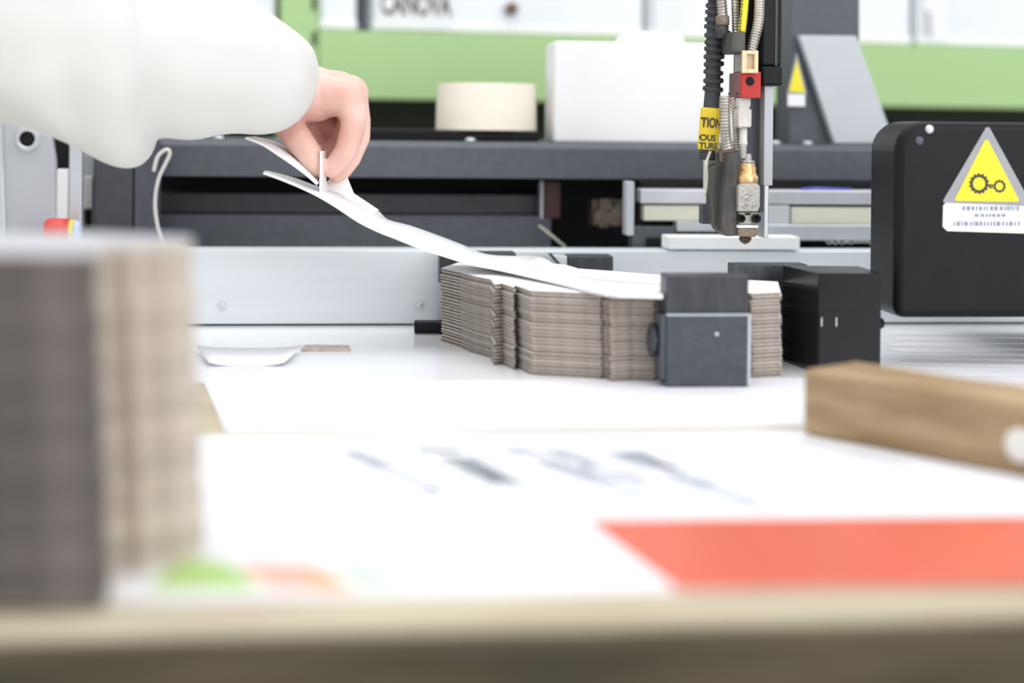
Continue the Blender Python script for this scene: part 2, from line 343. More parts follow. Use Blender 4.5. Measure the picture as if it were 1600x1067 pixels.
mb = MB(); mb.pbox(850, 283, 876, 341, YC - 0.02, 0.018); obj('stop_bracket', mb, 'maroond', t, 0.001)
mb = MB(); mb.pbox(845, 283, 849, 342, YC - 0.022, 0.018); obj('bracket_edge', mb, 'grey', t, 0.0005)
mb = MB(); mb.tube([on_y(842, 352, YC - 0.03), on_y(862, 368, YC - 0.03), on_y(884, 386, YC - 0.03)], 0.0012, 8); obj('loose_wire', mb, 'cbar', t)
for x, y in ((735, 219), (1212, 222), (1262, 224), (342, 213)):
    c = Vector((on_y(x, y, YG + 0.02).x, YG + 0.02, zt)); mb = MB(); mb.lathe(c, (0, 0, 1), [(0, 0.005), (0.002, 0.005), (0.0035, 0.003)], 14); obj('bolt', mb, 'alu', t)
# sensor cluster, small end plate
mb = MB(); R = random.Random(3)
for k in range(14):
    c = on_y(934 + R.random() * 38, 318 + R.random() * 30, YC - 0.01); r = 0.003 + R.random() * 0.003; mb.box(c.x - r, c.x + r, c.y - r, c.y + r, c.z - r, c.z + r)
mb.pbox(926, 312, 978, 352, YC - 0.002, 0.03)
obj('chain_link_cluster', mb, 'ferr', t, 0.0008)

# dark post
YP = Yat(1.40)
t = thing('machine_post', 'dark grey upright machine post at the left end of the beam', 'post', (on_y(180, 300, YP).x, YP + 0.03, T))
mb = MB(); mb.box(on_y(147, 300, YP).x, on_y(207, 300, YP).x, YP, YP + 0.07, T + 0.0005, zt); obj('front_plate', mb, 'gantry2', t, 0.0015)
mb = MB(); mb.box(on_y(208.5, 300, YP).x, on_y(245, 300, YP).x, YP + 0.002, YG - 0.0005, T + 0.0005, zt); obj('side_plate', mb, 'gantry', t, 0.0015)

# white cable loop
pts = [(240, 268), (246, 246), (255, 236), (263, 234), (265, 242), (258, 257), (249, 276), (243.5, 300), (242.5, 326), (246, 352), (252, 374), (257, 388)]
def smooth(P, k=5):
    out = []; n = len(P)
    for i in range(n - 1):
        p0, p1, p2, p3 = P[max(i - 1, 0)], P[i], P[i + 1], P[min(i + 2, n - 1)]
        for j in range(k):
            s = j / k; out.append(0.5 * ((2 * p1) + (p2 - p0) * s + (2 * p0 - 5 * p1 + 4 * p2 - p3) * s * s + (3 * p1 - p0 - 3 * p2 + p3) * s ** 3))
    out.append(P[-1]); return out
YW = YP - 0.02
mb = MB(); mb.tube(smooth([on_y(x, y, YW) for x, y in pts]), 0.0017, 10)
tag(obj('white_cable', mb, 'cable'), 'thin white cable looping down in front of the dark machine post', 'cable')

# ================================================================ LINEAR GUIDE RAILS (beside the head)
YL = YR + 0.045
t = thing('guide_rail_assembly', 'silver linear guide rails with cream bar behind the glue head', 'guide rail', (0.3, YL, T + 0.04))
def pb(name, x0, y0, x1, y1, Y, D, m, par, bev=0.0008):
    mb = MB(); mb.pbox(x0, y0, x1, y1, Y, D); return obj(name, mb, m, par, bev)
xr = 1480
pb('upper_rail', 1001, 297, xr, 319, YL, 0.022, 'alu', t, 0.0012)
pb('cream_bar', 1236, 324, xr, 350, YL + 0.002, 0.015, 'cbar', t)
pb('cream_bar', 1006, 321, 1098, 345, YL + 0.002, 0.015, 'cbar', t)
pb('slider_block', 1200, 321, 1234, 352, YL - 0.002, 0.018, 'grey', t)
pb('lower_rail', 1186, 351, xr, 376, YL - 0.004, 0.02, 'alu', t, 0.0012)
pb('lower_plate', 1058, 346, 1120, 362, YL - 0.004, 0.02, 'grey', t)
pb('end_stop', 979, 284, 991, 368, YL - 0.006, 0.02, 'grey', t)
pb('rail_backing', 1000, 285, xr, 389, YL + 0.024, 0.01, 'blackp', t)
pb('carriage_foot', 988, 354, 1056, 388, YL - 0.002, 0.02, 'gantry', t)
pb('carriage_foot', 1010, 372, 1046, 388, YL - 0.006, 0.003, 'blackp', t)
mb = MB(); c = [on_y(x, y, YL + 0.004) for x, y in ((1250, 296), (1275, 294), (1300, 295), (1330, 296))]
mb.tube(c, 0.0012, 8); obj('blue_film_scrap', mb, 'blue', t)
mb = MB(); R = random.Random(5); x = 1290
while x < 1385:
    x2 = x + 6 + R.random() * 8; P = [on_y(x, 377, YL - 0.0045), on_y((x + x2) / 2, 379 + R.random() * 3, YL - 0.0045), on_y(x2, 377, YL - 0.0045)]
    mb.tube(P, 0.0004, 6); x = x2 - 2
obj('glue_strands', mb, 'glue', t)

# ================================================================ BACK COLUMN WITH GUSSET
YK = YG + 0.03
t = thing('gantry_column', 'dark grey upright column with slanted grey gusset on the machine beam', 'column', (on_y(1300, 225, YK).x, YK + 0.03, zt))
def up(pts): return pts
mb = MB(); xk0 = on_y(1238, 100, YK).x; xk1 = on_y(1342, 100, YK).x
mb.plate([(1238, -160), (1343, -160), (1343, 60), (1312, 226), (1233, 226)], YK, 0.05); obj('column_post', mb, 'gantry', t, 0.001)
mb = MB(); mb.plate([(1249, 55), (1338, 56), (1395, 215), (1393, 224), (1304, 224)], YK - 0.012, 0.0115); obj('gusset', mb, 'grey', t, 0.001)
MTg = None
pb('base_plate', 1292, 225, 1400, 229, YK - 0.02, 0.08, 'gantry', t, 0.0005)
mb = MB(); mb.plate([(1245, 94), (1258, 145), (1233, 143)], YK - 0.0135, 0.0012); s_ = obj('warning_triangle', mb, 'yellow', t)
mb = MB(); mb.plate([(1245, 82), (1261, 147), (1230, 146)], YK - 0.0125, 0.0009); obj('triangle_border', mb, 'silver', t)
pb('small_label', 1231, 147, 1258, 166, YK - 0.013, 0.001, 'label', t, 0)
YKb = YK - 0.0120
# ================================================================ THINGS ON THE BEAM
Yx = YG + 0.04
t = thing('white_carton', 'plain bright white carton standing on the machine beam beside the glue head', 'box', (on_y(980, 222, Yx).x, Yx + 0.05, zt))
mb = MB(); x0 = on_y(866, 150, Yx).x; x1 = on_y(1160, 150, Yx).x; zc = on_y(1000, 66, Yx).z
mb.box(x0, x1, Yx, Yx + 0.07, zt, zc); obj('carton_body', mb, 'foam', t, 0.0025, 3)
mb = MB(); mb.box(x0 - 0.0006, x0 - 0.0001, Yx + 0.004, Yx + 0.066, zt + 0.001, zc - 0.003); obj('side_flap', mb, 'label', t)
mb = MB(); c = Vector((on_y(1016, 60, Yx + 0.035).x, Yx + 0.035, zc)); rr = 0.0335
mb.lathe(c, (0, 0, 1), [(0, rr), (0.006, rr * 0.98), (0.0095, rr * 0.84), (0.0112, rr * 0.55), (0.0115, 0.001)], 32)
tag(obj('cream_lid', mb, 'foam'), 'low rounded cream lid lying on top of the white carton', 'lid')
pb_ = pb('black_tray', 572, 203, 843, 221, YG + 0.035, 0.075, 'blackp', None, 0.002)
zz = on_y(700, 203, YG + 0.035).z
# settle the tray on the beam
tag(pb_, 'flat black tray on the machine beam under the masking tape roll', 'tray')
cx = (on_y(684, 165, YG + 0.045).x + on_y(843, 165, YG + 0.045).x) / 2; rr = (on_y(843, 165, YG + 0.045).x - on_y(686, 165, YG + 0.045).x) / 2
c = Vector((cx, YG + 0.075, zz)); h = on_y(760, 129, YG + 0.03).z - zz
t = thing('masking_tape_roll', 'wide cream masking tape roll standing on the black tray', 'tape roll', c)
mb = MB(); n = 40; prof = [(0, rr * 1.02), (h * 0.5, rr * 1.01), (h, rr * 0.985), (h, rr * 0.62), (0, rr * 0.62)]
rings = [[c + Vector((math.cos(2 * PI * i / n) * r, math.sin(2 * PI * i / n) * r, z)) for i in range(n)] for z, r in prof]
mb.rings(rings + [rings[0]], cap=False, smooth=False); obj('tape', mb, 'tape', t)
mb = MB(); prof = [(0.001, rr * 0.615), (h - 0.001, rr * 0.615), (h - 0.001, rr * 0.56), (0.001, rr * 0.56)]
rings = [[c + Vector((math.cos(2 * PI * i / n) * r, math.sin(2 * PI * i / n) * r, z)) for i in range(n)] for z, r in prof]
mb.rings(rings + [rings[0]], cap=False, smooth=False); obj('cardboard_core', mb, 'boardl', t)

# ================================================================ LEFT SIDE HARDWARE
YB = Yat(1.385)
t = thing('machine_bracket', 'light grey machine bracket with round black hole at far left', 'bracket', (on_y(42, 380, YB).x, YB + 0.01, T))
zbot = on_y(42, 620, YB).z
mb = MB(); mb.plate([(2, 186), (30, 188), (62, 196), (80, 214), (86, 250), (86, 485), (4, 485)], YB, 0.012); obj('bracket_plate', mb, 'grey', t, 0.002, 3)
mb = MB(); mb.plate([(-8, 180), (3, 186), (12, 485), (0, 485)], YB - 0.004, 0.016); obj('plate_flange', mb, 'alu', t, 0.001)
c = on_y(43, 217, YB); mb = MB(); n = 28
rg = [[c + Vector((math.cos(2 * PI * i / n) * r, -d, math.sin(2 * PI * i / n) * r)) for i in range(n)] for d, r in ((0.0, 0.0115), (0.003, 0.0105), (0.003, 0.0068), (-0.004, 0.0064))]
mb.rings(rg, cap=False); obj('boss_ring', mb, 'alu', t)
mb = MB(); mb.lathe(c, (0, -1, 0), [(0.0002, 0.0066), (0.0010, 0.0066)], 24); obj('hole_dark_disc', mb, 'black', t)  # black disc stands in for the darkness of the hole
pb('light_strip', 87, 264, 106, 485, YB + 0.004, 0.012, 'foam', t, 0.001)
pb('upright_strip', 107, 200, 127, 485, YB + 0.002, 0.012, 'alu', t, 0.001)
pb('gap_shade_panel', 86, 190, 112, 485, YB + 0.02, 0.004, 'black', t)  # black sheet fills the gap between the strips with shade
pb('catch_plate', 127.5, 200, 146, 485, YB + 0.05, 0.004, 'grey', t)
pb('catch_block', 130, 276, 144, 326, YB + 0.042, 0.0075, 'foam', t, 0.001)
mb = MB(); c0 = on_y(137, 328, YB + 0.044); c1 = on_y(137, 358, YB + 0.044); mb.tube([c0 + (c1 - c0) * (i / 40) for i in range(41)], [0.0028 + 0.0008 * (i % 4 < 2) for i in range(41)], 10); obj('spring', mb, 'blackp', t)
# red capped tube lying on the rail
zr = T + ZR1; Yq = YR + 0.014; r = 0.0122; xq0 = on_y(69, 365, Yq).x; xq1 = on_y(108, 365, Yq).x; xq2 = on_y(117, 365, Yq).x; xq3 = on_y(126, 365, Yq).x
t = thing('marker_tube', 'red capped tube with yellow and pale blue bands left of the dark post', 'tube', (xq0, Yq, zr))
b0 = Vector((0, Yq, zr + r + 0.001))
mb = MB(); mb.lathe(b0 + Vector((xq0, 0, 0)), (1, 0, 0), [(0, r * 0.5), (0.001, r * 0.82), (0.004, r), (xq1 - xq0, r * 0.97)], 24); obj('red_cap', mb, 'redc', t)
mb = MB(); mb.lathe(b0 + Vector((xq1, 0, 0)), (1, 0, 0), [(0, r * 0.9), (xq2 - xq1, r * 0.88)], 24); obj('yellow_band', mb, 'yelc', t)
mb = MB(); mb.lathe(b0 + Vector((xq2, 0, 0)), (1, 0, 0), [(0, r * 0.86), (xq3 - xq2 - 0.002, r * 0.84), (xq3 - xq2, r * 0.6)], 24); obj('blue_end', mb, 'bluc', t)

# ================================================================ BLACK DRIVE COVER, RIGHT
YV = on_y(1430, 350, Yat(1.08)).y
t = thing('drive_cover', 'black rounded machine cover with yellow gear warning sign', 'machine cover', (0.36, YV + 0.03, T))
x0 = on_y(1400, 350, YV).x; z0 = on_y(1500, 497, YV).z; z1 = on_y(1500, 190, YV).z
x1 = x0 + 0.26
mb = MB(); rad = 0.022; pts = [(x1, z0), (x1, z1)]
for k in range(9): a_ = PI / 2 + PI / 2 * k / 8; pts.append((x0 + rad + rad * math.cos(a_), z1 - rad + rad * math.sin(a_)))
for k in range(5): a_ = PI + PI / 2 * k / 4; pts.append((x0 + 0.008 + 0.008 * math.cos(a_), z0 + 0.008 + 0.008 * math.sin(a_)))
n = len(pts); vs = [Vector((x, y, z)) for y in (YV, YV + 0.06) for x, z in pts]
mb._add(vs, [tuple(range(n)), tuple(range(n, 2 * n))[::-1]] + [(i, n + i, n + (i + 1) % n, (i + 1) % n) for i in range(n)])
o = obj('cover_shell', mb, 'blackp', t, 0.006, 4)
mb = MB(); mb.box(x0 + 0.10, x1, YV + 0.061, YV + 0.20, z0 + 0.02, z0 + 0.08); obj('carrier_arm', mb, 'gantry', t, 0.002)
mb = MB(); mb.box(x1 - 0.05, x1, YV + 0.01, YV + 0.055, T + 0.001, z0 - 0.0002); obj('support_foot', mb, 'gantry', t, 0.001)
Yf = YV - 0.0003
mb = MB(); mb.plate([(1541, 199), (1546, 199), (1611, 318), (1611, 322), (1475, 317), (1474, 313)], Yf - 0.0006, 0.0008); s1 = obj('sign_border', mb, 'silver', t)
mb = MB(); mb.plate([(1539, 219), (1544, 219), (1592, 312), (1590, 315), (1494, 314), (1492, 311)], Yf - 0.0010, 0.0003); s2 = obj('warning_triangle', mb, 'yellow', t)
def ringp(cx, cy, r1, r2, teeth):
    c = on_y(cx, cy, Yf - 0.0013); k = YV / F / math.cos(YAW); n = teeth * 4; mbx = MB(); o1 = []; o2 = []
    for i in range(n):
        an = 2 * PI * i / n; rr_ = r1 * (1.13 if (i // 2) % 2 else 0.97)
        o1.append(c + Vector((math.cos(an), 0, math.sin(an))) * rr_ * k); o2.append(c + Vector((math.cos(an), 0, math.sin(an))) * r2 * k)
    b1 = [v + Vector((0, 0.0003, 0)) for v in o1]; b2 = [v + Vector((0, 0.0003, 0)) for v in o2]
    mbx.rings([o1, o2, b2, b1, o1], cap=False, smooth=False); return mbx
g = obj('gear_symbol', ringp(1530, 287, 15, 10.5, 14), 'ink', s2)
g = obj('gear_symbol', ringp(1562, 291, 9.5, 6.5, 10), 'ink', s2)
g = obj('gear_symbol', ringp(1548.5, 291, 3.5, 1.2, 5), 'ink', s2)
mb = MB(); mb.plate([(1474, 321), (1478, 317), (1640, 322), (1640, 366), (1480, 361), (1473, 354)], Yf - 0.0006, 0.0008); s3 = obj('sign_label', mb, 'label', t)
mb = MB(); R = random.Random(11)
for row, (ya, yb_) in enumerate(((322, 329), (334, 339), (346, 353))):
    x = 1504 if row != 2 else 1490
    while x < 1592:
        wd = 2 + R.random() * 4
        if row != 1 or 1520 < x < 1570: mb.pbox(x, ya, x + wd, yb_, Yf - 0.0008, 0.0001)
        x += wd + 1.6 + R.random() * 1.5
obj('illegible_print', mb, 'inkf', s3)
for x, y in ((1452, 202), (1436, 220)):
    c = on_y(x, y, YV - 0.0002); mb = MB(); mb.lathe(c, (0, -1, 0), [(-0.001, 0.0032), (0.001, 0.0032), (0.002, 0.002)], 16); obj('screw', mb, 'alu' if x > 1445 else 'gantry', t)

# ================================================================ STORAGE RACK
RA = math.radians(9)
P0 = at(800, HY, 1.95); UD = Vector((math.cos(RA), math.sin(RA), 0)); VD = Vector((-math.sin(RA), math.cos(RA), 0))
RM = Matrix.Translation(Vector((P0.x, P0.y, 0))) @ Matrix.Rotation(RA, 4, 'Z')
def rk(px, py, v=0.0):         # (u, z) on the rack's front plane set back by v
    o_ = P0 + VD * v; r = ray(px, py); s = (o_ - CAM).dot(VD) / r.dot(VD); q = CAM + r * s; return (q - P0).dot(UD), q.z
def rbox(mb, px0, py0, px1, py1, v, D, mi=0):
    xm, ym = (px0 + px1) / 2, (py0 + py1) / 2; a0 = rk(px0, ym, v)[0]; a1 = rk(px1, ym, v)[0]; zt_ = rk(xm, py0, v)[1]; zb_ = rk(xm, py1, v)[1]
    return mb.box(a0, a1, v, v + D, zb_, zt_, mi, RM)
t = thing('storage_rack', 'green painted storage rack behind the machine holding white plastic bins', 'storage rack', (P0.x, P0.y + 0.3, 0))
z0 = rk(1050, 162)[1]; z1 = rk(1050, 61)[1]; ul = rk(497, 100)[0]
mb = MB(); mb.box(ul, 1.7, 0, 0.04, z0, z1, 0, RM); obj('shelf_beam', mb, 'green', t, 0.002)
for (ua, ub) in ((rk(438, 100)[0], rk(496, 100)[0]), (1.71, 1.76)):
    mb = MB(); mb.box(ua, ub, -0.002, 0.06, 0, 2.6, 0, RM); obj('rack_upright', mb, 'green', t, 0.002)
mb = MB(); mb.box(ul - 0.9, ul - 0.05, 0, 0.04, z0, z1, 0, RM); obj('shelf_beam', mb, 'green', t, 0.002)
mb = MB(); mb.box(ul - 0.9, 1.7, 0.05, 0.62, z1 - 0.012, z1, 0, RM); obj('shelf_deck', mb, 'bin', t)
mb = MB(); mb.box(ul - 0.9, 1.76, 0.63, 0.64, 0.0, z1 + 0.5, 0, RM); obj('rack_gap_shade', mb, 'dgap', t)  # dark sheet stands in for the dim depth behind the beam
mb = MB(); mb.box(ul - 0.9, 1.7, 0.10, 0.62, T - 0.02, T - 0.005, 0, RM); obj('shelf_deck', mb, 'dgap', t)
for x in (497.5, ):
    u_, z_ = rk(491, 60, -0.003); mb = MB(); mb.box(u_ - 0.003, u_ + 0.003, -0.004, -0.0021, z_ - 0.008, z_ + 0.008, 0, RM); obj('upright_slot', mb, 'dgap', t)
    u_, z_ = rk(491, 5, -0.003); mb = MB(); mb.box(u_ - 0.003, u_ + 0.003, -0.004, -0.0021, z_ - 0.008, z_ + 0.008, 0, RM); obj('upright_slot', mb, 'dgap', t)
def binbox(x0, x1, label, lid_px=None, v=0.012, lx=None, group='white plastic bins on the green rack'):
    ua = rk(x0, 20, v)[0]; ub = rk(x1, 20, v)[0]; D = 0.40; zb_ = z1 + 0.0005; H = 0.17
    c = RM @ Vector(((ua + ub) / 2, v + D / 2, zb_))
    t = thing('plastic_bin', label, 'bin', (c.x, c.y, zb_), group)
    mb = MB(); mb.box(ua, ub, v, v + D, zb_, zb_ + H, 0, RM); obj('bin_body', mb, 'bin', t, 0.006, 3)
    mb = MB(); mb.box(ua, ub, v - 0.003, v - 0.0002, zb_ + 0.002, zb_ + 0.012, 0, RM); obj('bottom_rim', mb, 'foam', t, 0.001)
    mb = MB(); mb.box(ua - 0.002, ub + 0.002, v - 0.004, v + D + 0.004, zb_ + H + 0.0002, zb_ + H + 0.014, 0, RM); obj('rim', mb, 'foam', t, 0.002)
    if lx:
        l0 = rk(lx[0], 20, v)[0]; l1 = rk(lx[1], 20, v)[0]
        mb = MB(); mb.box(l0, l1, v - 0.0045, v - 0.0032, zb_ + 0.004, zb_ + 0.12, 0, RM); return t, obj('paper_label', mb, 'label', t)
    return t, None
binbox(497.5, 558, 'narrow white plastic bin next to the green rack upright')
tb, lb = binbox(581, 1006, 'wide white plastic bin with printed label and round brown knob', lx=(586, 702))
u_, z_ = rk(596, 21, 0.0); c = RM @ Vector((u_, 0.0070, z_))
text('bin_lettering', 'CANOVA', 0, 0, 0, 0, 'ink', lb, P=c, scale=0.0405, rotz=RA, sx=0.52)
u_, z_ = rk(797, 14, 0.012); c = RM @ Vector((u_, 0.0118, z_)); mb = MB(); mb.lathe(c, -VD, [(0, 0.006), (0.006, 0.007), (0.009, 0.0085), (0.013, 0.0075), (0.014, 0.004)], 20); obj('knob', mb, 'knob', tb)
binbox(1012, 1222, 'white plastic bin half hidden behind the hoses of the glue head', lx=(1020, 1062))
binbox(1230, 1424, 'white plastic bin behind the dark grey machine column')
tb, lb = binbox(1432, 1720, 'white plastic bin with upright label text at the right end', lx=(1440, 1478))
u_, z_ = rk(1459, 57, 0.0); c = RM @ Vector((u_, 0.0070, z_))
text('label_lettering', 'JOINTS', 0, 0, 0, 0, 'inkg', lb, P=c, scale=0.011, rotz=RA, rot=-PI / 2)
# small bins left of the upright
binbox(230, 432, 'white plastic bin left of the green rack upright behind the sleeve')

# ================================================================ CORNER BLOCKS
def cblock(label, x0, x1, ytop, Y, D, zlow, m='blackb', foot=None, group='black corner blocks around the cardboard stack', hgt=None, dx=0.0):
    z1_ = on_y((x0 + x1) / 2, ytop, Y).z if hgt is None else T + hgt
    a0 = on_y(x0, 450, Y).x; a1 = on_y(x1, 450, Y).x
    t = thing('corner_block', label, 'corner block', ((a0 + a1) / 2, Y + D / 2, T), group)
    mb = MB(); mb.box(a0, a1, Y, Y + D, T + zlow, z1_); obj('block_body', mb, m, t, 0.0012)
    return t, a0, a1, z1_
# front block: slate block with a wider lower jacket
Yb = on_z(1105, 604, 0.0).y
t, a0, a1, zz1 = cblock('slate grey corner block in front of the cardboard stack with clear lower jacket', 1041, 1170, 430, Yb + 0.001, 0.021, 0.0005, 'blackb')
xj0 = on_y(1031, 550, Yb).x; xj1 = on_y(1171, 550, Yb).x; zj = on_y(1100, 489, Yb).z
mb = MB(); mb.box(xj0 + 0.004, xj1, Yb - 0.0015, Yb + 0.0009, T + 0.0004, zj); obj('lower_jacket', mb, 'blockg', t, 0.0008)
mb = MB(); mb.box(xj0 - 0.0002, xj0 + 0.0037, Yb - 0.0012, Yb + 0.018, T + 0.005, zj - 0.001); obj('jacket_side', mb, 'blockg', t, 0.0008)
mb = MB(); mb.box(xj0 + 0.0036, xj1 + 0.0003, Yb - 0.0020, Yb - 0.0016, zj - 0.0016, zj - 0.0004); obj('jacket_rim', mb, 'grey', t)
mb = MB(); mb.box(xj1 - 0.0016, xj1 + 0.0004, Yb - 0.0020, Yb - 0.0016, T + 0.001, zj - 0.0018); obj('jacket_rim', mb, 'grey', t)
c = on_y(1120, 522, Yb - 0.0016); mb = MB(); mb.lathe(c, (0, -1, 0), [(0, 0.0016), (0.0004, 0.0012)], 12); obj('paint_speck', mb, 'grey', t)
# bolt nub, left of the front block
mb = MB(); c = on_y(1020, 531, Yb + 0.012); mb.lathe(c + Vector((-0.004, 0, 0)), (1, 0, 0), [(0, 0.004), (0.002, 0.011), (0.0055, 0.011)], 16); obj('side_pad', mb, 'blackb', t)
# right front block
Yb2 = on_z(1325, 584, 0).y
zz2 = on_y(1325, 427, Yb2).z
a0 = on_y(1278, 500, Yb2).x; a1 = on_y(1377, 500, Yb2).x; b0_ = on_y(1222, 500, Yb2 + 0.062)
t = thing('corner_block', 'large glossy black corner block right of the stack beside the timber bar', 'corner block', ((a0 + a1) / 2, Yb2 + 0.02, T), 'black corner blocks around the cardboard stack')
mb = MB(); mb.prism([(a0, Yb2), (a1, Yb2), (a1 + 0.0015, Yb2 + 0.055), (b0_.x, b0_.y)], T + 0.0002, zz2); obj('block_body', mb, 'gloss', t, 0.0012)
mb = MB(); mb.box(a0 + 0.001, a1 - 0.001, Yb2 - 0.0012, Yb2 - 0.0002, T + 0.001, on_y(1320, 487, Yb2).z); obj('lower_jacket', mb, 'gloss', t, 0.0004)
mb = MB(); c = on_y(1377, 505, Yb2 + 0.015); c.x = a1 + 0.0002; mb.lathe(c, (1, 0, 0), [(0, 0.0055), (0.003, 0.0055), (0.0065, 0.003)], 6, smooth=False); obj('side_screw', mb, 'blackp', t)
for x, y in ((1283, 502), (1306, 502)): pb('scratch', x, y - 6, x + 2, y + 8, Yb2 - 0.0014, 0.0002, 'grey', t, 0)
# rear blocks
cblock('black corner block behind the stack, seen between the two big blocks', 1146, 1262, 413, on_z(1200, 560).y + 0.005, 0.02, 0.0002, 'blackb')
Yr1 = YR - 0.034
t, a0, a1, zz3 = cblock('black scratched corner block standing behind the middle of the stack', 886, 958, 400, Yr1, 0.024, 0.0002)
mb = MB(); mb.plate([(861, 398), (886, 400), (886, 428)], Yr1 - 0.0025, 0.0245); obj('chamfer_plate', mb, 'alu', t, 0.0005)
mb = MB(); mb.plate([(856, 396), (862, 396), (889, 428), (889, 434)], Yr1 - 0.0045, 0.002); obj('chamfer_edge', mb, 'blackb', t)
t, a0, a1, zz3 = cblock('black corner block behind the left corner of the stack', 686, 806, 395, Yr1 + 0.002, 0.024, 0.0002)
pb('grey_back_face', 684, 442, 700, 508, Yr1 - 0.001, 0.0028, 'grey', t, 0)
mb = MB(); c0 = on_y(647, 522, Yr1 - 0.02); c1 = c0 + Vector((0.03, 0, 0)); c0.z = c1.z = T + 0.0059
mb.tube([c0, c0 + Vector((0.001, 0, 0)), c1], [0.0048, 0.0056, 0.0056], 20, smooth=False); mb.box(c1.x - 0.004, c1.x - 0.0005, c1.y + 0.004, Yr1 - 0.002, T + 0.001, T + 0.010)
tag(obj('locking_pin', mb, 'blackp'), 'short black locking pin lying at the lower left of the stack', 'pin')

# ================================================================ CARDBOARD STACK (middle)
PIT, TH = 0.00252, 0.00246
front = [(690, 533), (721, 543), (740, 551), (768, 559), (774, 571), (786, 569), (805, 578), (806, 573), (832, 586), (940, 592), (943, 591), (952, 592), (955, 596), (990, 594), (1024, 595)]
back = [(1030, 592), (1172, 589), (1176, 591), (1221, 588), (1217, 562), (1040, 548), (955, 538), (905, 533), (884, 524), (850, 519), (716, 520)]
poly = [on_z(x, y) for x, y in front + back]
# keep clear of the front block
lim = Yb + 0.0235
poly = [Vector((p.x, max(p.y, lim) if 0.088 < p.x < 0.165 else p.y, 0)) for p in poly]
cen = Vector((0.06, 1.14, 0))
def inset(P, d):
    out = []; n = len(P)
    for i in range(n):
        v = (P[i] - cen); out.append(P[i] - v.normalized() * d)
    return out
def sheet_mesh(seed):
    R = random.Random(seed); mb = MB()
    pp = [(p.x, p.y) for p in poly]; q = inset(poly, 0.0006)
    core = [(p.x, p.y) for p in q]
    mb.prism(pp, 0, 0.00052, 0); mb.prism(pp, TH - 0.00052, TH, 0, 2)
    # solid core, set back 9 mm from the fluted left end
    e0, e1 = poly[0], poly[1]; el = poly[-1]
    c2 = [Vector((p.x, p.y, 0)) for p in q]
    sh = (el - e0).normalized()
    inn = (Vector((0.0022, 0.0115, 0)))
    c2[0] = e0 + (poly[-1] - e0) * 0.16; c2[-1] = poly[-1] - Vector((-0.001, 0.002, 0))
    c2.insert(1, e1 + (c2[0] - e0) * 1.0)
    mb.prism([(p.x, p.y) for p in c2], 0.00052, TH - 0.00052, 1)
    # flutes
    t_ = (e1 - e0); Lw = t_.length; t_.normalize(); iv = (c2[0] - e0); nseg = 44; vs = []; fs = []
    ph = R.random() * 6
    for k in range(nseg + 1):
        s = k / nseg; zz = TH / 2 + (TH / 2 - 0.0007) * math.sin(ph + s * Lw / 0.0042 * 2 * PI)
        b_ = e0 + t_ * (s * Lw)
        for dz in (-0.00017, 0.00017):
            vs += [b_ + Vector((0, 0, zz + dz)) + iv * 0.02, b_ + Vector((0, 0, zz + dz)) + iv * 0.98]
    for k in range(nseg):
        a_ = 4 * k; fs += [(a_, a_ + 4, a_ + 5, a_ + 1), (a_ + 2, a_ + 3, a_ + 7, a_ + 6), (a_, a_ + 2, a_ + 6, a_ + 4)]
    mb._add(vs, fs, 0)
    bmesh.ops.recalc_face_normals(mb.bm, faces=mb.bm.faces[:])
    me = bpy.data.meshes.new('cardboard_blank'); mb.bm.to_mesh(me); mb.bm.free()
    for m in ('board', 'boardd', 'liner'): me.materials.append(MT[m])
    o0 = Vector((cen.x, cen.y, 0)); me.transform(Matrix.Translation(-o0)); return me
meshes = [sheet_mesh(s) for s in range(4)]
NS = 23; R = random.Random(21)
for k in range(NS):
    o = bpy.data.objects.new('cardboard_blank', meshes[k % 4]); C.objects.link(o)
    lean = -0.0022 * (k / NS)
    o.location = (cen.x + lean * 0.6 + (R.random() - .5) * 0.0016, cen.y + (R.random() - .5) * 0.0018, T + 0.0002 + k * PIT)
    o.rotation_euler = (0, 0, (R.random() - .5) * 0.006)
    if k == 0: s = 'grey cardboard blank at the very bottom of the middle stack'
    elif k == NS - 1: s = 'grey cardboard blank with white face, uppermost lying flat in the middle stack'
    else: s = 'grey cardboard blank inside the middle stack between the black corner blocks'
    tag(o, s, 'cardboard blank', 'cardboard blanks in the middle stack')
ZT = 0.0003 + NS * PIT
# ================================================================ SHEET BEING LIFTED
near = [(412, 268, 1.165), (432, 275, 1.163), (455, 284, 1.160), (478, 294, 1.157), (500, 305, 1.155), (530, 323, 1.150), (560, 343, 1.145), (590, 358, 1.140), (620, 370, 1.145), (660, 386, 1.148), (700, 399, 1.155), (735, 410, 1.163)]
far = [(416, 266, 1.185), (440, 272, 1.20), (470, 281, 1.21), (500, 292, 1.22), (546, 300, 1.23), (562, 312, 1.24), (592, 330, 1.25), (606, 343, 1.25), (640, 352, 1.25), (680, 366, 1.25), (722, 382, 1.25), (760, 397, 1.25)]
N3 = [at(*p) for p in near]; F3 = [at(*p) for p in far]
zc = T + ZT + 0.0030
def onst(x, y, dz=0.0): return on_z(x, y, ZT + 0.0024 + dz)
nx = [(775, 418, 0.0035), (820, 428, 0.002), (880, 442, 0.0008), (945, 458, 0.0), (1000, 461, 0), (1036, 462, 0)]
fx = [(812, 400, 0.005), (848, 402, 0.004), (886, 426, 0.002), (915, 432, 0.001), (940, 436, 0), (1036, 443, 0)]
N3 += [onst(*p) for p in nx]; F3 += [onst(*p) for p in fx]
N3 = smooth(N3, 3); F3 = smooth(F3, 3)
t = thing('lifted_blank', 'white faced blank being lifted off the stack by the left hand', 'cardboard blank', at(600, 360, 1.18))
mb = MB(); curved(mb, N3, F3, 0.0021, 0, 0); obj('panel', mb, ['liner'], t)
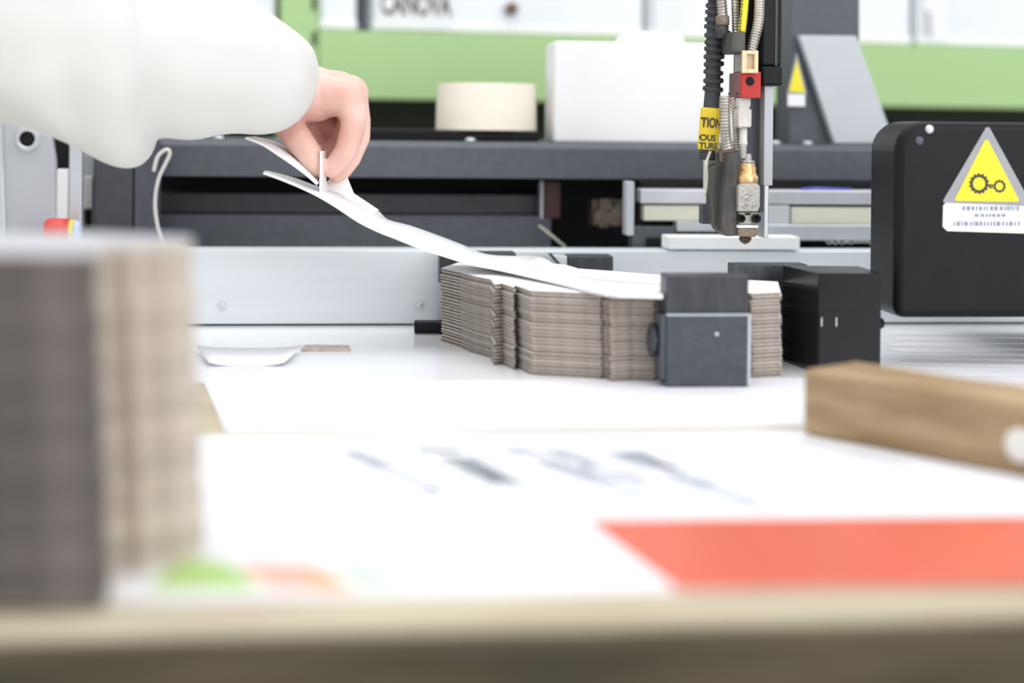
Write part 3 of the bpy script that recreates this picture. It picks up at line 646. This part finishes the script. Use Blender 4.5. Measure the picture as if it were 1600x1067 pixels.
# upper flap curling over behind the fingers
nn = [(384, 214, 1.150), (410, 224, 1.150), (435, 240, 1.150), (460, 257, 1.150), (480, 272, 1.150), (497, 287, 1.150)]
ff = [(398, 213, 1.19), (432, 222, 1.20), (458, 236, 1.20), (478, 252, 1.20), (490, 268, 1.20), (500, 284, 1.19)]
mb = MB(); curved(mb, smooth([at(*p) for p in nn], 3), smooth([at(*p) for p in ff], 3), 0.0016, 0, 0); obj('upper_flap', mb, 'liner', t)
nn = [(500, 236, 1.166), (500, 262, 1.166), (499, 285, 1.166), (499, 306, 1.166)]
ff = [(507, 236, 1.185), (507, 262, 1.185), (508, 285, 1.19), (512, 306, 1.20)]
mb = MB(); P1 = [at(*p) for p in nn]; P2 = [at(*p) for p in ff]
vs = P1 + P2 + [p + rgt * 0.0012 for p in P1] + [p + rgt * 0.0012 for p in P2]
fs = []
for k in range(3): fs += [(k, k + 1, 4 + k + 1, 4 + k), (8 + k, 12 + k, 12 + k + 1, 8 + k + 1), (k, 8 + k, 8 + k + 1, k + 1), (4 + k, 4 + k + 1, 12 + k + 1, 12 + k)]
fs += [(0, 4, 12, 8), (3, 11, 15, 7)]
mb._add(vs, fs); obj('pinched_flap', mb, 'liner', t)
# side flap behind the fingertips
vs = [at(505, 306, 1.195), at(508, 286, 1.20), at(520, 276, 1.21), at(540, 268, 1.215), at(546, 285, 1.22), at(553, 302, 1.225), at(592, 328, 1.24), at(585, 334, 1.23), at(545, 326, 1.20)]
mb = MB(); q = [v + Vector((0, 0.0012, -0.0002)) for v in vs]; n = len(vs)
mb._add(vs + q, [tuple(range(n)), tuple(range(n, 2 * n))[::-1]] + [(i, n + i, n + (i + 1) % n, (i + 1) % n) for i in range(n)]); obj('side_flap', mb, 'liner', t)

# ================================================================ NEAR CARDBOARD STACK (left foreground)
PN = 0.0030
zt_n = 0.1245; NN = int(zt_n / PN)
pl = [(-420, 948), (158, 946), (166, 905), (192, 892), (216, 899), (240, 886), (272, 887), (292, 875), (312, 868)]
PL = [on_z(x, y, ZP) for x, y in pl]
PL += [PL[-1] + Vector((-0.003, 0.028, 0)), PL[-1] + Vector((-0.05, 0.055, 0)), Vector((PL[0].x, PL[-1].y + 0.055, 0))]
cN = sum(PL, Vector()) / len(PL)
def near_mesh():
    mb = MB(); th = PN - 0.00006
    pp = [(p.x, p.y) for p in PL]; mb.prism(pp, 0, 0.0006, 0); mb.prism(pp, th - 0.0006, th, 0, 2)
    mb.box(PL[0].x, PL[1].x + 0.0004, min(PL[0].y, PL[1].y) - 0.0006, PL[0].y + 0.0035, 0.00002, th - 0.00002, 3)  # darker strip over the front left edge of each sheet
    c2 = [p.copy() for p in PL]
    c2[0].y += 0.004; c2[1].y += 0.004; c2[1].x -= 0.0
    for i in range(2, len(c2)): c2[i] = c2[i] + (cN - c2[i]).normalized() * 0.0006
    mb.prism([(p.x, p.y) for p in c2], 0.0006, th - 0.0006, 1)
    bmesh.ops.recalc_face_normals(mb.bm, faces=mb.bm.faces[:])
    me = bpy.data.meshes.new('cardboard_sheet'); mb.bm.to_mesh(me); mb.bm.free()
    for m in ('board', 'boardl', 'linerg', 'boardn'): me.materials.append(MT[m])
    me.transform(Matrix.Translation(-Vector((cN.x, cN.y, 0)))); return me
nm = near_mesh(); R = random.Random(31)
for k in range(NN):
    o = bpy.data.objects.new('cardboard_sheet', nm); C.objects.link(o)
    o.location = (cN.x + 0.0015 - 0.006 * k / NN + (R.random() - .5) * 0.0016, cN.y + (R.random() - .5) * 0.001, T + ZP + 0.0003 + k * PN)
    o.rotation_euler = (0, 0, (R.random() - .5) * 0.004)
    if k == 0: s = 'blurred grey brown cardboard sheet at the bottom of the near left stack'
    elif k == NN - 1: s = 'blurred cardboard sheet with pale face, topmost of the near left stack'
    else: s = 'blurred grey brown cardboard sheet inside the tall near left stack'
    tag(o, s, 'cardboard sheet', 'cardboard sheets in the near left stack')

# ================================================================ GLUE HEAD
YH = Yat(1.175, 1170)
H0 = on_y(1168, 381, YH)
t = thing('glue_head', 'hot glue applicator head with red block, brass fitting and dark nozzle tip', 'glue applicator', H0)
def hb(name, x0, y0, x1, y1, dy, D, m, bev=0.0006, par=None):
    mb = MB(); mb.pbox(x0, y0, x1, y1, YH + dy, D); return obj(name, mb, m, par or t, bev)
def hp(name, pts, dy, D, m, bev=0.0006, par=None):
    mb = MB(); mb.plate(pts, YH + dy, D); return obj(name, mb, m, par or t, bev)
def H(x, y, dy=0.0): return on_y(x, y, YH + dy)
PXM = (H(1171, 200) - H(1170, 200)).x         # metres per pixel in the head's plane
# mounting column
hb('column_housing', 1191, -200, 1223, 103, 0.018, 0.045, 'blackp', 0.002)
hb('housing_ridge', 1212, -200, 1216, 103, 0.0172, 0.0012, 'blackb', 0.0002)
hb('housing_cap', 1190, 103, 1223, 134, 0.016, 0.050, 'blackp', 0.002)
hb('slide_bar', 1194, 134, 1208, 290, 0.020, 0.03, 'grey', 0.0006)
hb('slide_bar_foot', 1194, 290, 1201, 372, 0.020, 0.02, 'alu', 0.0005)
hb('back_plate', 1166, 148, 1194, 332, 0.034, 0.006, 'gantry', 0.0006)
hb('back_plate', 1150, -200, 1190, 150, 0.045, 0.006, 'black', 0.0006)
# dark clamp
hp('clamp', [(1142, 50), (1165, 50), (1165, 82), (1142, 82)], 0.0, 0.040, 'heater', 0.001)
hp('clamp_arm', [(1118, 56), (1131, 53), (1140, 47), (1143, 50), (1143, 84), (1135, 84), (1133, 74), (1119, 82)], 0.030, 0.012, 'heater', 0.0008)
# red valve block
rb = hb('valve_block', 1158, 112, 1189, 153, 0.0, 0.004, 'redp', 0.0006)
mb = MB(); mb.pbox(1158.3, 112.4, 1188.6, 152.6, YH + 0.0041, 0.040); vs_ = obj('valve_block_side', mb, 'maroon', t, 0.0006)  # side of the block in a darker maroon than its red front
hb('valve_fin', 1158.5, 88, 1176, 112, 0.033, 0.012, 'maroon', 0.0006)
mb = MB(); mb.lathe(H(1172, 127, -0.0003), (0, -1, 0), [(0, 0.0033), (0.0002, 0.0033)], 20); obj('port_hole', mb, 'black', rb)
for x, y in ((1136, 147), (1151, 146)):
    c = H(1158, y, 0.004 + (1158 - x) * 0.0018); c.x = H(1158.3, y, 0.0041).x - 0.0002; mb = MB(); mb.lathe(c, (-1, 0, 0), [(0, 0.0012), (0.0002, 0.0012)], 10); obj('pin_hole', mb, 'black', vs_)
# beige connector, with a raised frame; the recess floor is coloured darker as shade
cb = hb('connector', 1160, 80, 1184, 114, -0.004, 0.003, 'creamd', 0.0004)
for nm_, x0, y0, x1, y1 in (('frame', 1160, 79, 1167, 114), ('frame', 1179, 79, 1185, 114), ('frame', 1167, 79, 1179, 84.5), ('frame', 1167, 108, 1179, 114)):
    hb('connector_frame', x0, y0, x1, y1, -0.0070, 0.0030, 'creamp', 0.0003, cb)
hb('connector_backing', 1162, 82, 1184, 111.5, 0.0, 0.030, 'steel', 0.0006)
# fittings below the red block
def lat(name, x, prof, m, dy=0.012, n=24, smooth=True, par=None):   # prof: (seen row, half width in pixels), downwards
    P = H(x, prof[0][0], dy); kk = (H(x, 300, dy) - H(x, 200, dy)).z / -100
    mb = MB(); mb.lathe(P, (0, 0, -1), [((y - prof[0][0]) * kk, w_ * PXM) for y, w_ in prof], n, 0, smooth); return obj(name, mb, m, par or t)
lat('clear_fitting', 1161, [(153.5, 11), (157, 11.5), (166, 11.5), (167, 10), (170, 10), (171, 13), (197, 13), (199, 11)], 'clear', n=6, smooth=False)
lat('feed_tube', 1161.5, [(199.5, 6), (222, 6.2), (223, 7), (226, 7), (227, 5.5), (247, 5)], 'clear')
lat('fitting_cap', 1168, [(240, 5), (243, 6.5), (250, 6.5), (251, 11), (255, 11.5)], 'steel')
br = lat('brass_fitting', 1167, [(255.2, 12), (257, 12.6), (259, 12.2), (262, 14), (270, 14), (273, 15.5), (276, 17.5), (284, 17.5), (286, 16.5)], 'brass')
mb = MB(); c = H(1160, 265, 0.0050); mb.lathe(c, (-0.3, -1, 0), [(0, 0.0007), (0.0004, 0.0007)], 10); obj('vent_hole', mb, 'black', br)
# steel module
hp('nozzle_module', [(1153, 291), (1158, 286.5), (1184, 286.5), (1188, 291), (1188, 322), (1185, 331), (1153, 331)], 0.0, 0.026, 'steel', 0.0008)
R = random.Random(2)
mb = MB()
for k in range(9):
    x = 1156 + R.random() * 18; y = 295 + R.random() * 28; l_ = 4 + R.random() * 8
    mb.tube([H(x, y + l_ * .7, -0.0001), H(x + l_, y, -0.0001)], 0.00016, 6)
obj('scratches', mb, 'heater', t)
hb('lower_module', 1155, 331.5, 1184, 351, 0.002, 0.022, 'steel', 0.0008)
for x, y, r_ in ((1157, 341, 6.4), (1180.5, 341, 7)):
    P = H(x, y, 0.002); mb = MB(); rp = r_ * PXM
    mb.lathe(P, (0, -1, 0), [(0, rp), (0.0035, rp), (0.004, rp * 0.9), (0.004, rp * 0.55), (0.0015, rp * 0.5)], 20); obj('socket_screw', mb, 'blackp', t)
hb('dark_slot', 1165, 333, 1173, 336, 0.001, 0.0009, 'black', 0)
hb('white_gasket', 1153, 351.5, 1185, 356.5, 0.001, 0.022, 'label', 0.0003)
hp('nozzle_body', [(1153.5, 357), (1184.5, 357), (1184, 366), (1181, 370.5), (1157, 370.5), (1154, 366)], 0.0015, 0.020, 'nozzle', 0.001)
lat('nozzle_tip', 1164.5, [(370.6, 9.5), (374, 9.5), (377.5, 7.5), (380, 4.5), (381.3, 1.5)], 'tip')
# dark heater body
hp('heater_body', [(1137, 238), (1152, 238), (1152, 331), (1153, 368), (1143, 369), (1137, 369), (1130, 362), (1127, 350)], 0.006, 0.012, 'heater', 0.0008)
hp('heater_side', [(1124, 255), (1140, 255), (1141, 369), (1134, 369), (1122, 360), (1114, 345), (1111, 325), (1111, 262)], 0.0185, 0.018, 'heater', 0.0010)
hp('heater_top', [(1130, 232), (1146, 230), (1152, 238), (1152, 254), (1126, 254), (1126, 240)], 0.0185, 0.015, 'ferr', 0.0010)
hb('side_lug', 1097, 319, 1112, 350, 0.04, 0.012, 'gantry', 0.0006)
hb('dusty_terminal', 1104, 226, 1127, 240, 0.030, 0.01, 'steel', 0.001)
hb('terminal_post', 1102, 240, 1112, 296, 0.040, 0.008, 'cbar', 0.001)
mb = MB(); mb.tube(smooth([H(1110, 236, 0.028), H(1104, 256, 0.028), H(1106, 280, 0.03), H(1102, 305, 0.034)]), 0.0012, 8); obj('terminal_wire', mb, 'cbar', t)
# hoses
def corr(name, pts, r, pitch, m, dy, amp=0.22, n=16):
    P = smooth([H(x, y, dy) for x, y in pts], 10); L_ = [0]
    for a_, b_ in zip(P, P[1:]): L_.append(L_[-1] + (b_ - a_).length)
    tot = L_[-1]; k = int(tot / pitch); out = []; rs = []; j = 0; ns_ = k * 8
    for i in range(ns_ + 1):
        s = tot * i / ns_
        while j < len(L_) - 2 and L_[j + 1] < s: j += 1
        f = (s - L_[j]) / max(1e-9, L_[j + 1] - L_[j]); out.append(P[j].lerp(P[j + 1], f)); rs.append(r * (1 - amp + amp * 1.25 * abs(math.sin(PI * i / 8)) ** 0.7))
    mb = MB(); mb.tube(out, rs, n); return obj(name, mb, m, t)
corr('conduit', [(1122, -120), (1124, -40), (1127, 0), (1129, 26)], 8.2 * PXM, 0.0024, 'conduit', 0.02)
lat('ferrule', 1129, [(25, 10.5), (39, 10.8), (40, 9)], 'ferr', dy=0.02)
lat('ferrule_sleeve', 1128, [(40.5, 10.5), (60, 10.5)], 'rubber', dy=0.02)
corr('conduit', [(1147, -120), (1148, -40), (1149, 10), (1150, 52)], 6.2 * PXM, 0.0022, 'conduit', 0.018)
corr('conduit', [(1188, -120), (1189, -50), (1187, 0), (1185, 35), (1178, 64), (1173, 84)], 8 * PXM, 0.0021, 'conduit', 0.004, 0.12)
corr('conduit', [(1133, 150), (1133, 170), (1133, 190), (1134, 212), (1138, 234)], 8.8 * PXM, 0.0024, 'conduit', 0.006, 0.24)
corr('conduit', [(1146, 152), (1149, 180), (1150, 205), (1152, 236)], 5.5 * PXM, 0.0021, 'conduit', 0.02, 0.24)
P = smooth([H(x, y, 0.008) for x, y in ((1168, -120), (1167, -40), (1164, 0), (1162, 25), (1159, 50))], 6)
mb = MB(); mb.tube(P, 6 * PXM, 16); yc = obj('yellow_cable', mb, 'ycable', t)
mb = MB(); R = random.Random(8)
for k in range(12):
    y = -10 + k * 5; x = 1159.8 - (y - 0) * 0.085; mb.pbox(x - 1.2, y, x + 0.8, y + 2.2 + R.random() * 1.5, YH + 0.0052, 0.0006)
obj('cable_print', mb, 'ink', yc)
# corrugated black sleeve: a core tube with thick separate fins
cp = [(1122, -120), (1120, -60), (1118, 0), (1116, 40), (1115, 80), (1114, 120), (1114, 145)]
P = smooth([H(x, y, 0.034) for x, y in cp], 8); mb = MB(); mb.tube(P, 12 * PXM, 16); ch = obj('black_hose', mb, 'rubber', t)
mb = MB(); R = random.Random(4); y = -30
while y < 145:
    x = 1114 + (145 - y) * 0.028; c = H(x, y, 0.034); r_ = (17 - abs(R.random()) * 1.5) * PXM; th_ = 7.2 * PXM
    ax = Vector(((R.random() - .5) * .22, 0.12, -1)); mb.lathe(c, ax, [(0, r_ * 0.9), (th_ * .2, r_), (th_ * .8, r_), (th_, r_ * 0.9)], 20)
    y += 13 if y > 85 else 11.5
obj('hose_fins', mb, 'rubber', ch)
lp = [H(1114, 138, 0.034), H(1111, 172, 0.034), H(1107.5, 215, 0.034), H(1105, 250, 0.034)]
mb = MB(); mb.tube(smooth(lp), 12.5 * PXM, 20); obj('hose_end', mb, 'rubber', ch)
lp2 = [H(1111.3, 169, 0.034), H(1109, 195, 0.034), H(1105.8, 234, 0.034)]
mb = MB(); mb.tube(smooth(lp2), 16.5 * PXM, 28); cl = obj('caution_label', mb, 'yellowo', ch)
ft = 0.034 - 16.5 * PXM - 0.0004
for s, x, y, h, sx in (('TION', 1096.5, 198, 15, 0.62), ('OUS', 1094.5, 219, 9.5, 0.92), ('TURE', 1094, 231.5, 9.5, 0.85)):
    o = text('caution_lettering', s, x, y, YH + ft, h, 'ink', cl, sx=sx, rot=0.05)
    for v in o.data.vertices:       # bend the letters round the hose
        xx = v.co.x + (o.location.x + WO[cl.name].x); cxx = H(1108.5 - (y - 200) * 0.075, y, 0.034).x; d = (xx - cxx) / (16.8 * PXM); d = max(-0.98, min(0.98, d))
        v.co.y += (16.8 * PXM) * (1 - math.sqrt(1 - d * d))

# ================================================================ PERSON (arm, hand)
t = thing('person', 'person reaching in from the left in off-white sweater, left hand lifting a white blank', 'person', at(-150, 250, 1.0))
st = [(-520, -330, 150, .97), (-200, -240, 172, 1.01), (-60, -200, 180, 1.03), (0, -180, 188, 1.04), (60, -160, 205, 1.05), (110, -142, 226, 1.06), (150, -128, 243, 1.075), (180, -118, 254, 1.08), (205, -108, 260, 1.085), (222, -100, 256, 1.09), (233, -96, 245, 1.095),
      (240, -92, 231, 1.10), (246, -88, 221, 1.10), (256, -84, 216, 1.105), (274, -76, 216, 1.11), (295, -66, 218, 1.115), (325, -46, 213, 1.12), (355, -26, 209, 1.125), (385, -6, 208, 1.13), (410, 8, 207, 1.135), (432, 22, 203, 1.14), (452, 37, 195, 1.145), (468, 52, 185, 1.15), (480, 66, 175, 1.155), (489, 81, 164, 1.16), (495, 98, 150, 1.165), (498, 112, 138, 1.165)]
mb = MB(); rings = []; n = 40
for k, (x, y0, y1, d) in enumerate(st):
    c = at(x, (y0 + y1) / 2, d); h = (y1 - y0) / 2 / F * d; rg = []
    for i in range(n):
        an = 2 * PI * i / n; wob = 1 + 0.012 * math.sin(3 * an + x * 0.03) * math.sin(x * 0.045)
        rg.append(c + upv * (math.cos(an) * h) + fwd * (math.sin(an) * h * 0.82 * wob) + rgt * (0.006 * math.sin(an * 2 + x * .02) * max(0, min(1, (420 - x) / 300))))
    rings.append(rg)
mb.rings(rings)
sl = obj('sweater_sleeve', mb, 'sleeve', t); md = sl.modifiers.new('sub', 'SUBSURF'); md.levels = 1; md.render_levels = 2
tx = bpy.data.textures.new('folds', 'CLOUDS'); tx.noise_scale = 0.07; tx.noise_depth = 1
dm = sl.modifiers.new('folds', 'DISPLACE'); dm.texture = tx; dm.strength = 0.012; dm.mid_level = 0.5; dm.texture_coords = 'LOCAL'
mb = MB(); P = [at(330, 157, 1.058), at(336, 161, 1.056), at(342, 170, 1.057)]
# hand: tapered capsules fused into one surface
DH = 1.185
def hp3(x, y, mm=0): return at(x, y, DH + mm / 1000)
def capsule(mb, a_, b_, ra, rb):
    ax = (b_ - a_); L_ = ax.length; ax.normalize(); prof = []
    for k in range(1, 6): an = PI / 2 * k / 6; prof.append((-math.cos(an) * ra, math.sin(an) * ra))
    prof += [(0, ra), (L_, rb)]
    for k in range(5, 0, -1): an = PI / 2 * k / 6; prof.append((L_ + math.cos(an) * rb, math.sin(an) * rb))
    mb.lathe(a_, ax, prof, 16)
def chain(mb, pts):
    for (p, r), (q, s) in zip(pts, pts[1:]): capsule(mb, p, q, r / 1000, s / 1000)
mb = MB()
chain(mb, [(hp3(180, 110, -60), 38), (hp3(330, 120, -30), 34), (hp3(430, 134, -4), 25), (hp3(492, 147, 4), 22)])       # forearm, wrist
K = {'i': hp3(543, 152, -6), 'm': hp3(546, 146, 12), 'r': hp3(541, 146, 30), 'p': hp3(529, 150, 46)}
wr = hp3(492, 146, 4)
for key, r_ in (('i', 15), ('m', 15), ('r', 14), ('p', 12)): chain(mb, [(wr + (K[key] - wr) * 0.1, 19), (K[key], r_)])
chain(mb, [(hp3(495, 140, 15), 17), (hp3(530, 142, 22), 16)]); chain(mb, [(hp3(515, 150, 28), 14), (hp3(500, 165, 34), 13)])
chain(mb, [(K['i'], 14), (hp3(553, 186, -10), 10.2), (hp3(550, 206, -10), 9.6), (hp3(541, 235, -8), 9.0), (hp3(528, 253, -6), 8.2), (hp3(519, 264, -5), 7.0)])
chain(mb, [(K['m'], 14.5), (hp3(559, 188, 13), 10.2), (hp3(559, 214, 14), 9.8), (hp3(547, 246, 13), 8.8), (hp3(534, 266, 11), 7.8), (hp3(526, 274, 11), 6.6)])
chain(mb, [(K['r'], 13.5), (hp3(548, 190, 31), 10), (hp3(534, 222, 32), 9.2), (hp3(515, 240, 28), 8.2), (hp3(509, 246, 27), 6.8)])
chain(mb, [(K['p'], 11.5), (hp3(532, 184, 47), 8.8), (hp3(516, 208, 46), 8.0), (hp3(500, 218, 42), 7.0)])
chain(mb, [(hp3(450, 160, 8), 15), (hp3(446, 190, 2), 11.5), (hp3(466, 217, -5), 11.2), (hp3(482, 238, -8), 10.0), (hp3(492, 254, -7), 9.0), (hp3(497, 263, -6), 7.6)])
chain(mb, [(hp3(444, 185, 14), 9), (hp3(462, 214, 12), 8), (hp3(478, 234, 4), 7.5)])                                # ball of the thumb
chain(mb, [(hp3(470, 158, 10), 16), (hp3(462, 196, 22), 9)])
chain(mb, [(hp3(486, 180, 40), 14), (hp3(522, 208, 46), 12)]); chain(mb, [(hp3(480, 190, 34), 12), (hp3(498, 216, 38), 9)])
bmesh.ops.recalc_face_normals(mb.bm, faces=mb.bm.faces[:])
me = bpy.data.meshes.new('hand'); mb.bm.to_mesh(me); mb.bm.free()
o = bpy.data.objects.new('hand_raw', me); C.objects.link(o)
rm = o.modifiers.new('r', 'REMESH'); rm.mode = 'VOXEL'; rm.voxel_size = 0.0013; rm.use_smooth_shade = True
sm = o.modifiers.new('s', 'SMOOTH'); sm.factor = 0.5; sm.iterations = 4
bpy.context.view_layer.update()
me2 = bpy.data.meshes.new_from_object(o.evaluated_get(bpy.context.evaluated_depsgraph_get())); C.objects.unlink(o); bpy.data.objects.remove(o)
me2.name = 'body'
hand = link('body', me2, 'skin', t); hand['label'] = 'bare left hand pinching the blank'
for p in hand.data.polygons: p.use_smooth = True

def loft(mb, secs, n=32):      # (x, y, z, rx, ry) level rings
    mb.rings([[Vector((x + rx * math.cos(2 * PI * i / n), y + ry * math.sin(2 * PI * i / n), z)) for i in range(n)] for x, y, z, rx, ry in secs]); return mb
px_, py_ = -0.84, 0.90
mb = MB(); loft(mb, [(px_ - .02, py_, 0.86, .12, .17), (px_ - .01, py_, 0.88, .15, .20), (px_, py_, 1.0, .14, .185), (px_ + .02, py_, 1.15, .145, .19), (px_ + .04, py_, 1.30, .145, .20), (px_ + .05, py_, 1.38, .12, .185), (px_ + .055, py_, 1.43, .085, .12), (px_ + .06, py_, 1.455, .062, .07)])
capsule(mb, at(-520, -90, .97), Vector((px_ + .06, py_ + .14, 1.33)), .085, .078); capsule(mb, Vector((px_ + .05, py_ - .16, 1.34)), Vector((px_ + .02, py_ - .24, 1.06)), .07, .055); capsule(mb, Vector((px_ + .02, py_ - .24, 1.06)), Vector((px_ + .16, py_ - .24, 0.86)), .055, .04)
obj('sweater', mb, 'sleeve', t)
mb = MB()
for sy in (-1, 1):
    mb.tube([Vector((px_ - .01, py_ + sy * .09, 0.92)), Vector((px_, py_ + sy * .10, 0.50)), Vector((px_ - .03, py_ + sy * .10, 0.09))], [.095, .068, .05], 20)
obj('trousers', mb, 'gantry2', t)
for sy in (-1, 1):
    mb = MB(); mb.ball(Vector((px_ + .03, py_ + sy * .10, 0.045)), .045, (2.7, 1.05, 1)); obj('shoe', mb, 'blackp', t)
hc = Vector((px_ + .10, py_, 1.60))
mb = MB(); capsule(mb, Vector((px_ + .06, py_, 1.42)), Vector((px_ + .08, py_, 1.54)), .055, .052)
mb.ball(hc, .095, (0.95, .78, 1.22), n=24); capsule(mb, hc + Vector((.088, 0, .01)), hc + Vector((.105, 0, -.02)), .008, .013)
for sy in (-1, 1): mb.ball(hc + Vector((-.005, sy * .078, -.005)), .028, (.6, .35, 1))
obj('head', mb, 'skin', t)
mb = MB(); mb.ball(hc + Vector((-.018, 0, .022)), .101, (0.95, .84, 1.12), n=24); obj('hair', mb, 'ferr', t)
for sy in (-1, 1):
    mb = MB(); mb.ball(hc + Vector((.083, sy * .03, .012)), .010, (.6, 1.2, .7)); obj('eye', mb, 'ink', t)
mb = MB(); mb.ball(hc + Vector((.080, 0, -.055)), .014, (.5, 1.6, .4)); obj('mouth', mb, 'redp', t)
mb = MB(); capsule(mb, Vector((px_ + .16, py_ - .24, 0.86)), Vector((px_ + .20, py_ - .24, 0.80)), .03, .036)
for q in range(4): capsule(mb, Vector((px_ + .20, py_ - .265 + q * .018, 0.80)), Vector((px_ + .215, py_ - .267 + q * .019, 0.735)), .009, .007)
capsule(mb, Vector((px_ + .21, py_ - .22, 0.82)), Vector((px_ + .235, py_ - .20, 0.78)), .010, .008)
obj('right_hand', mb, 'skin', t)
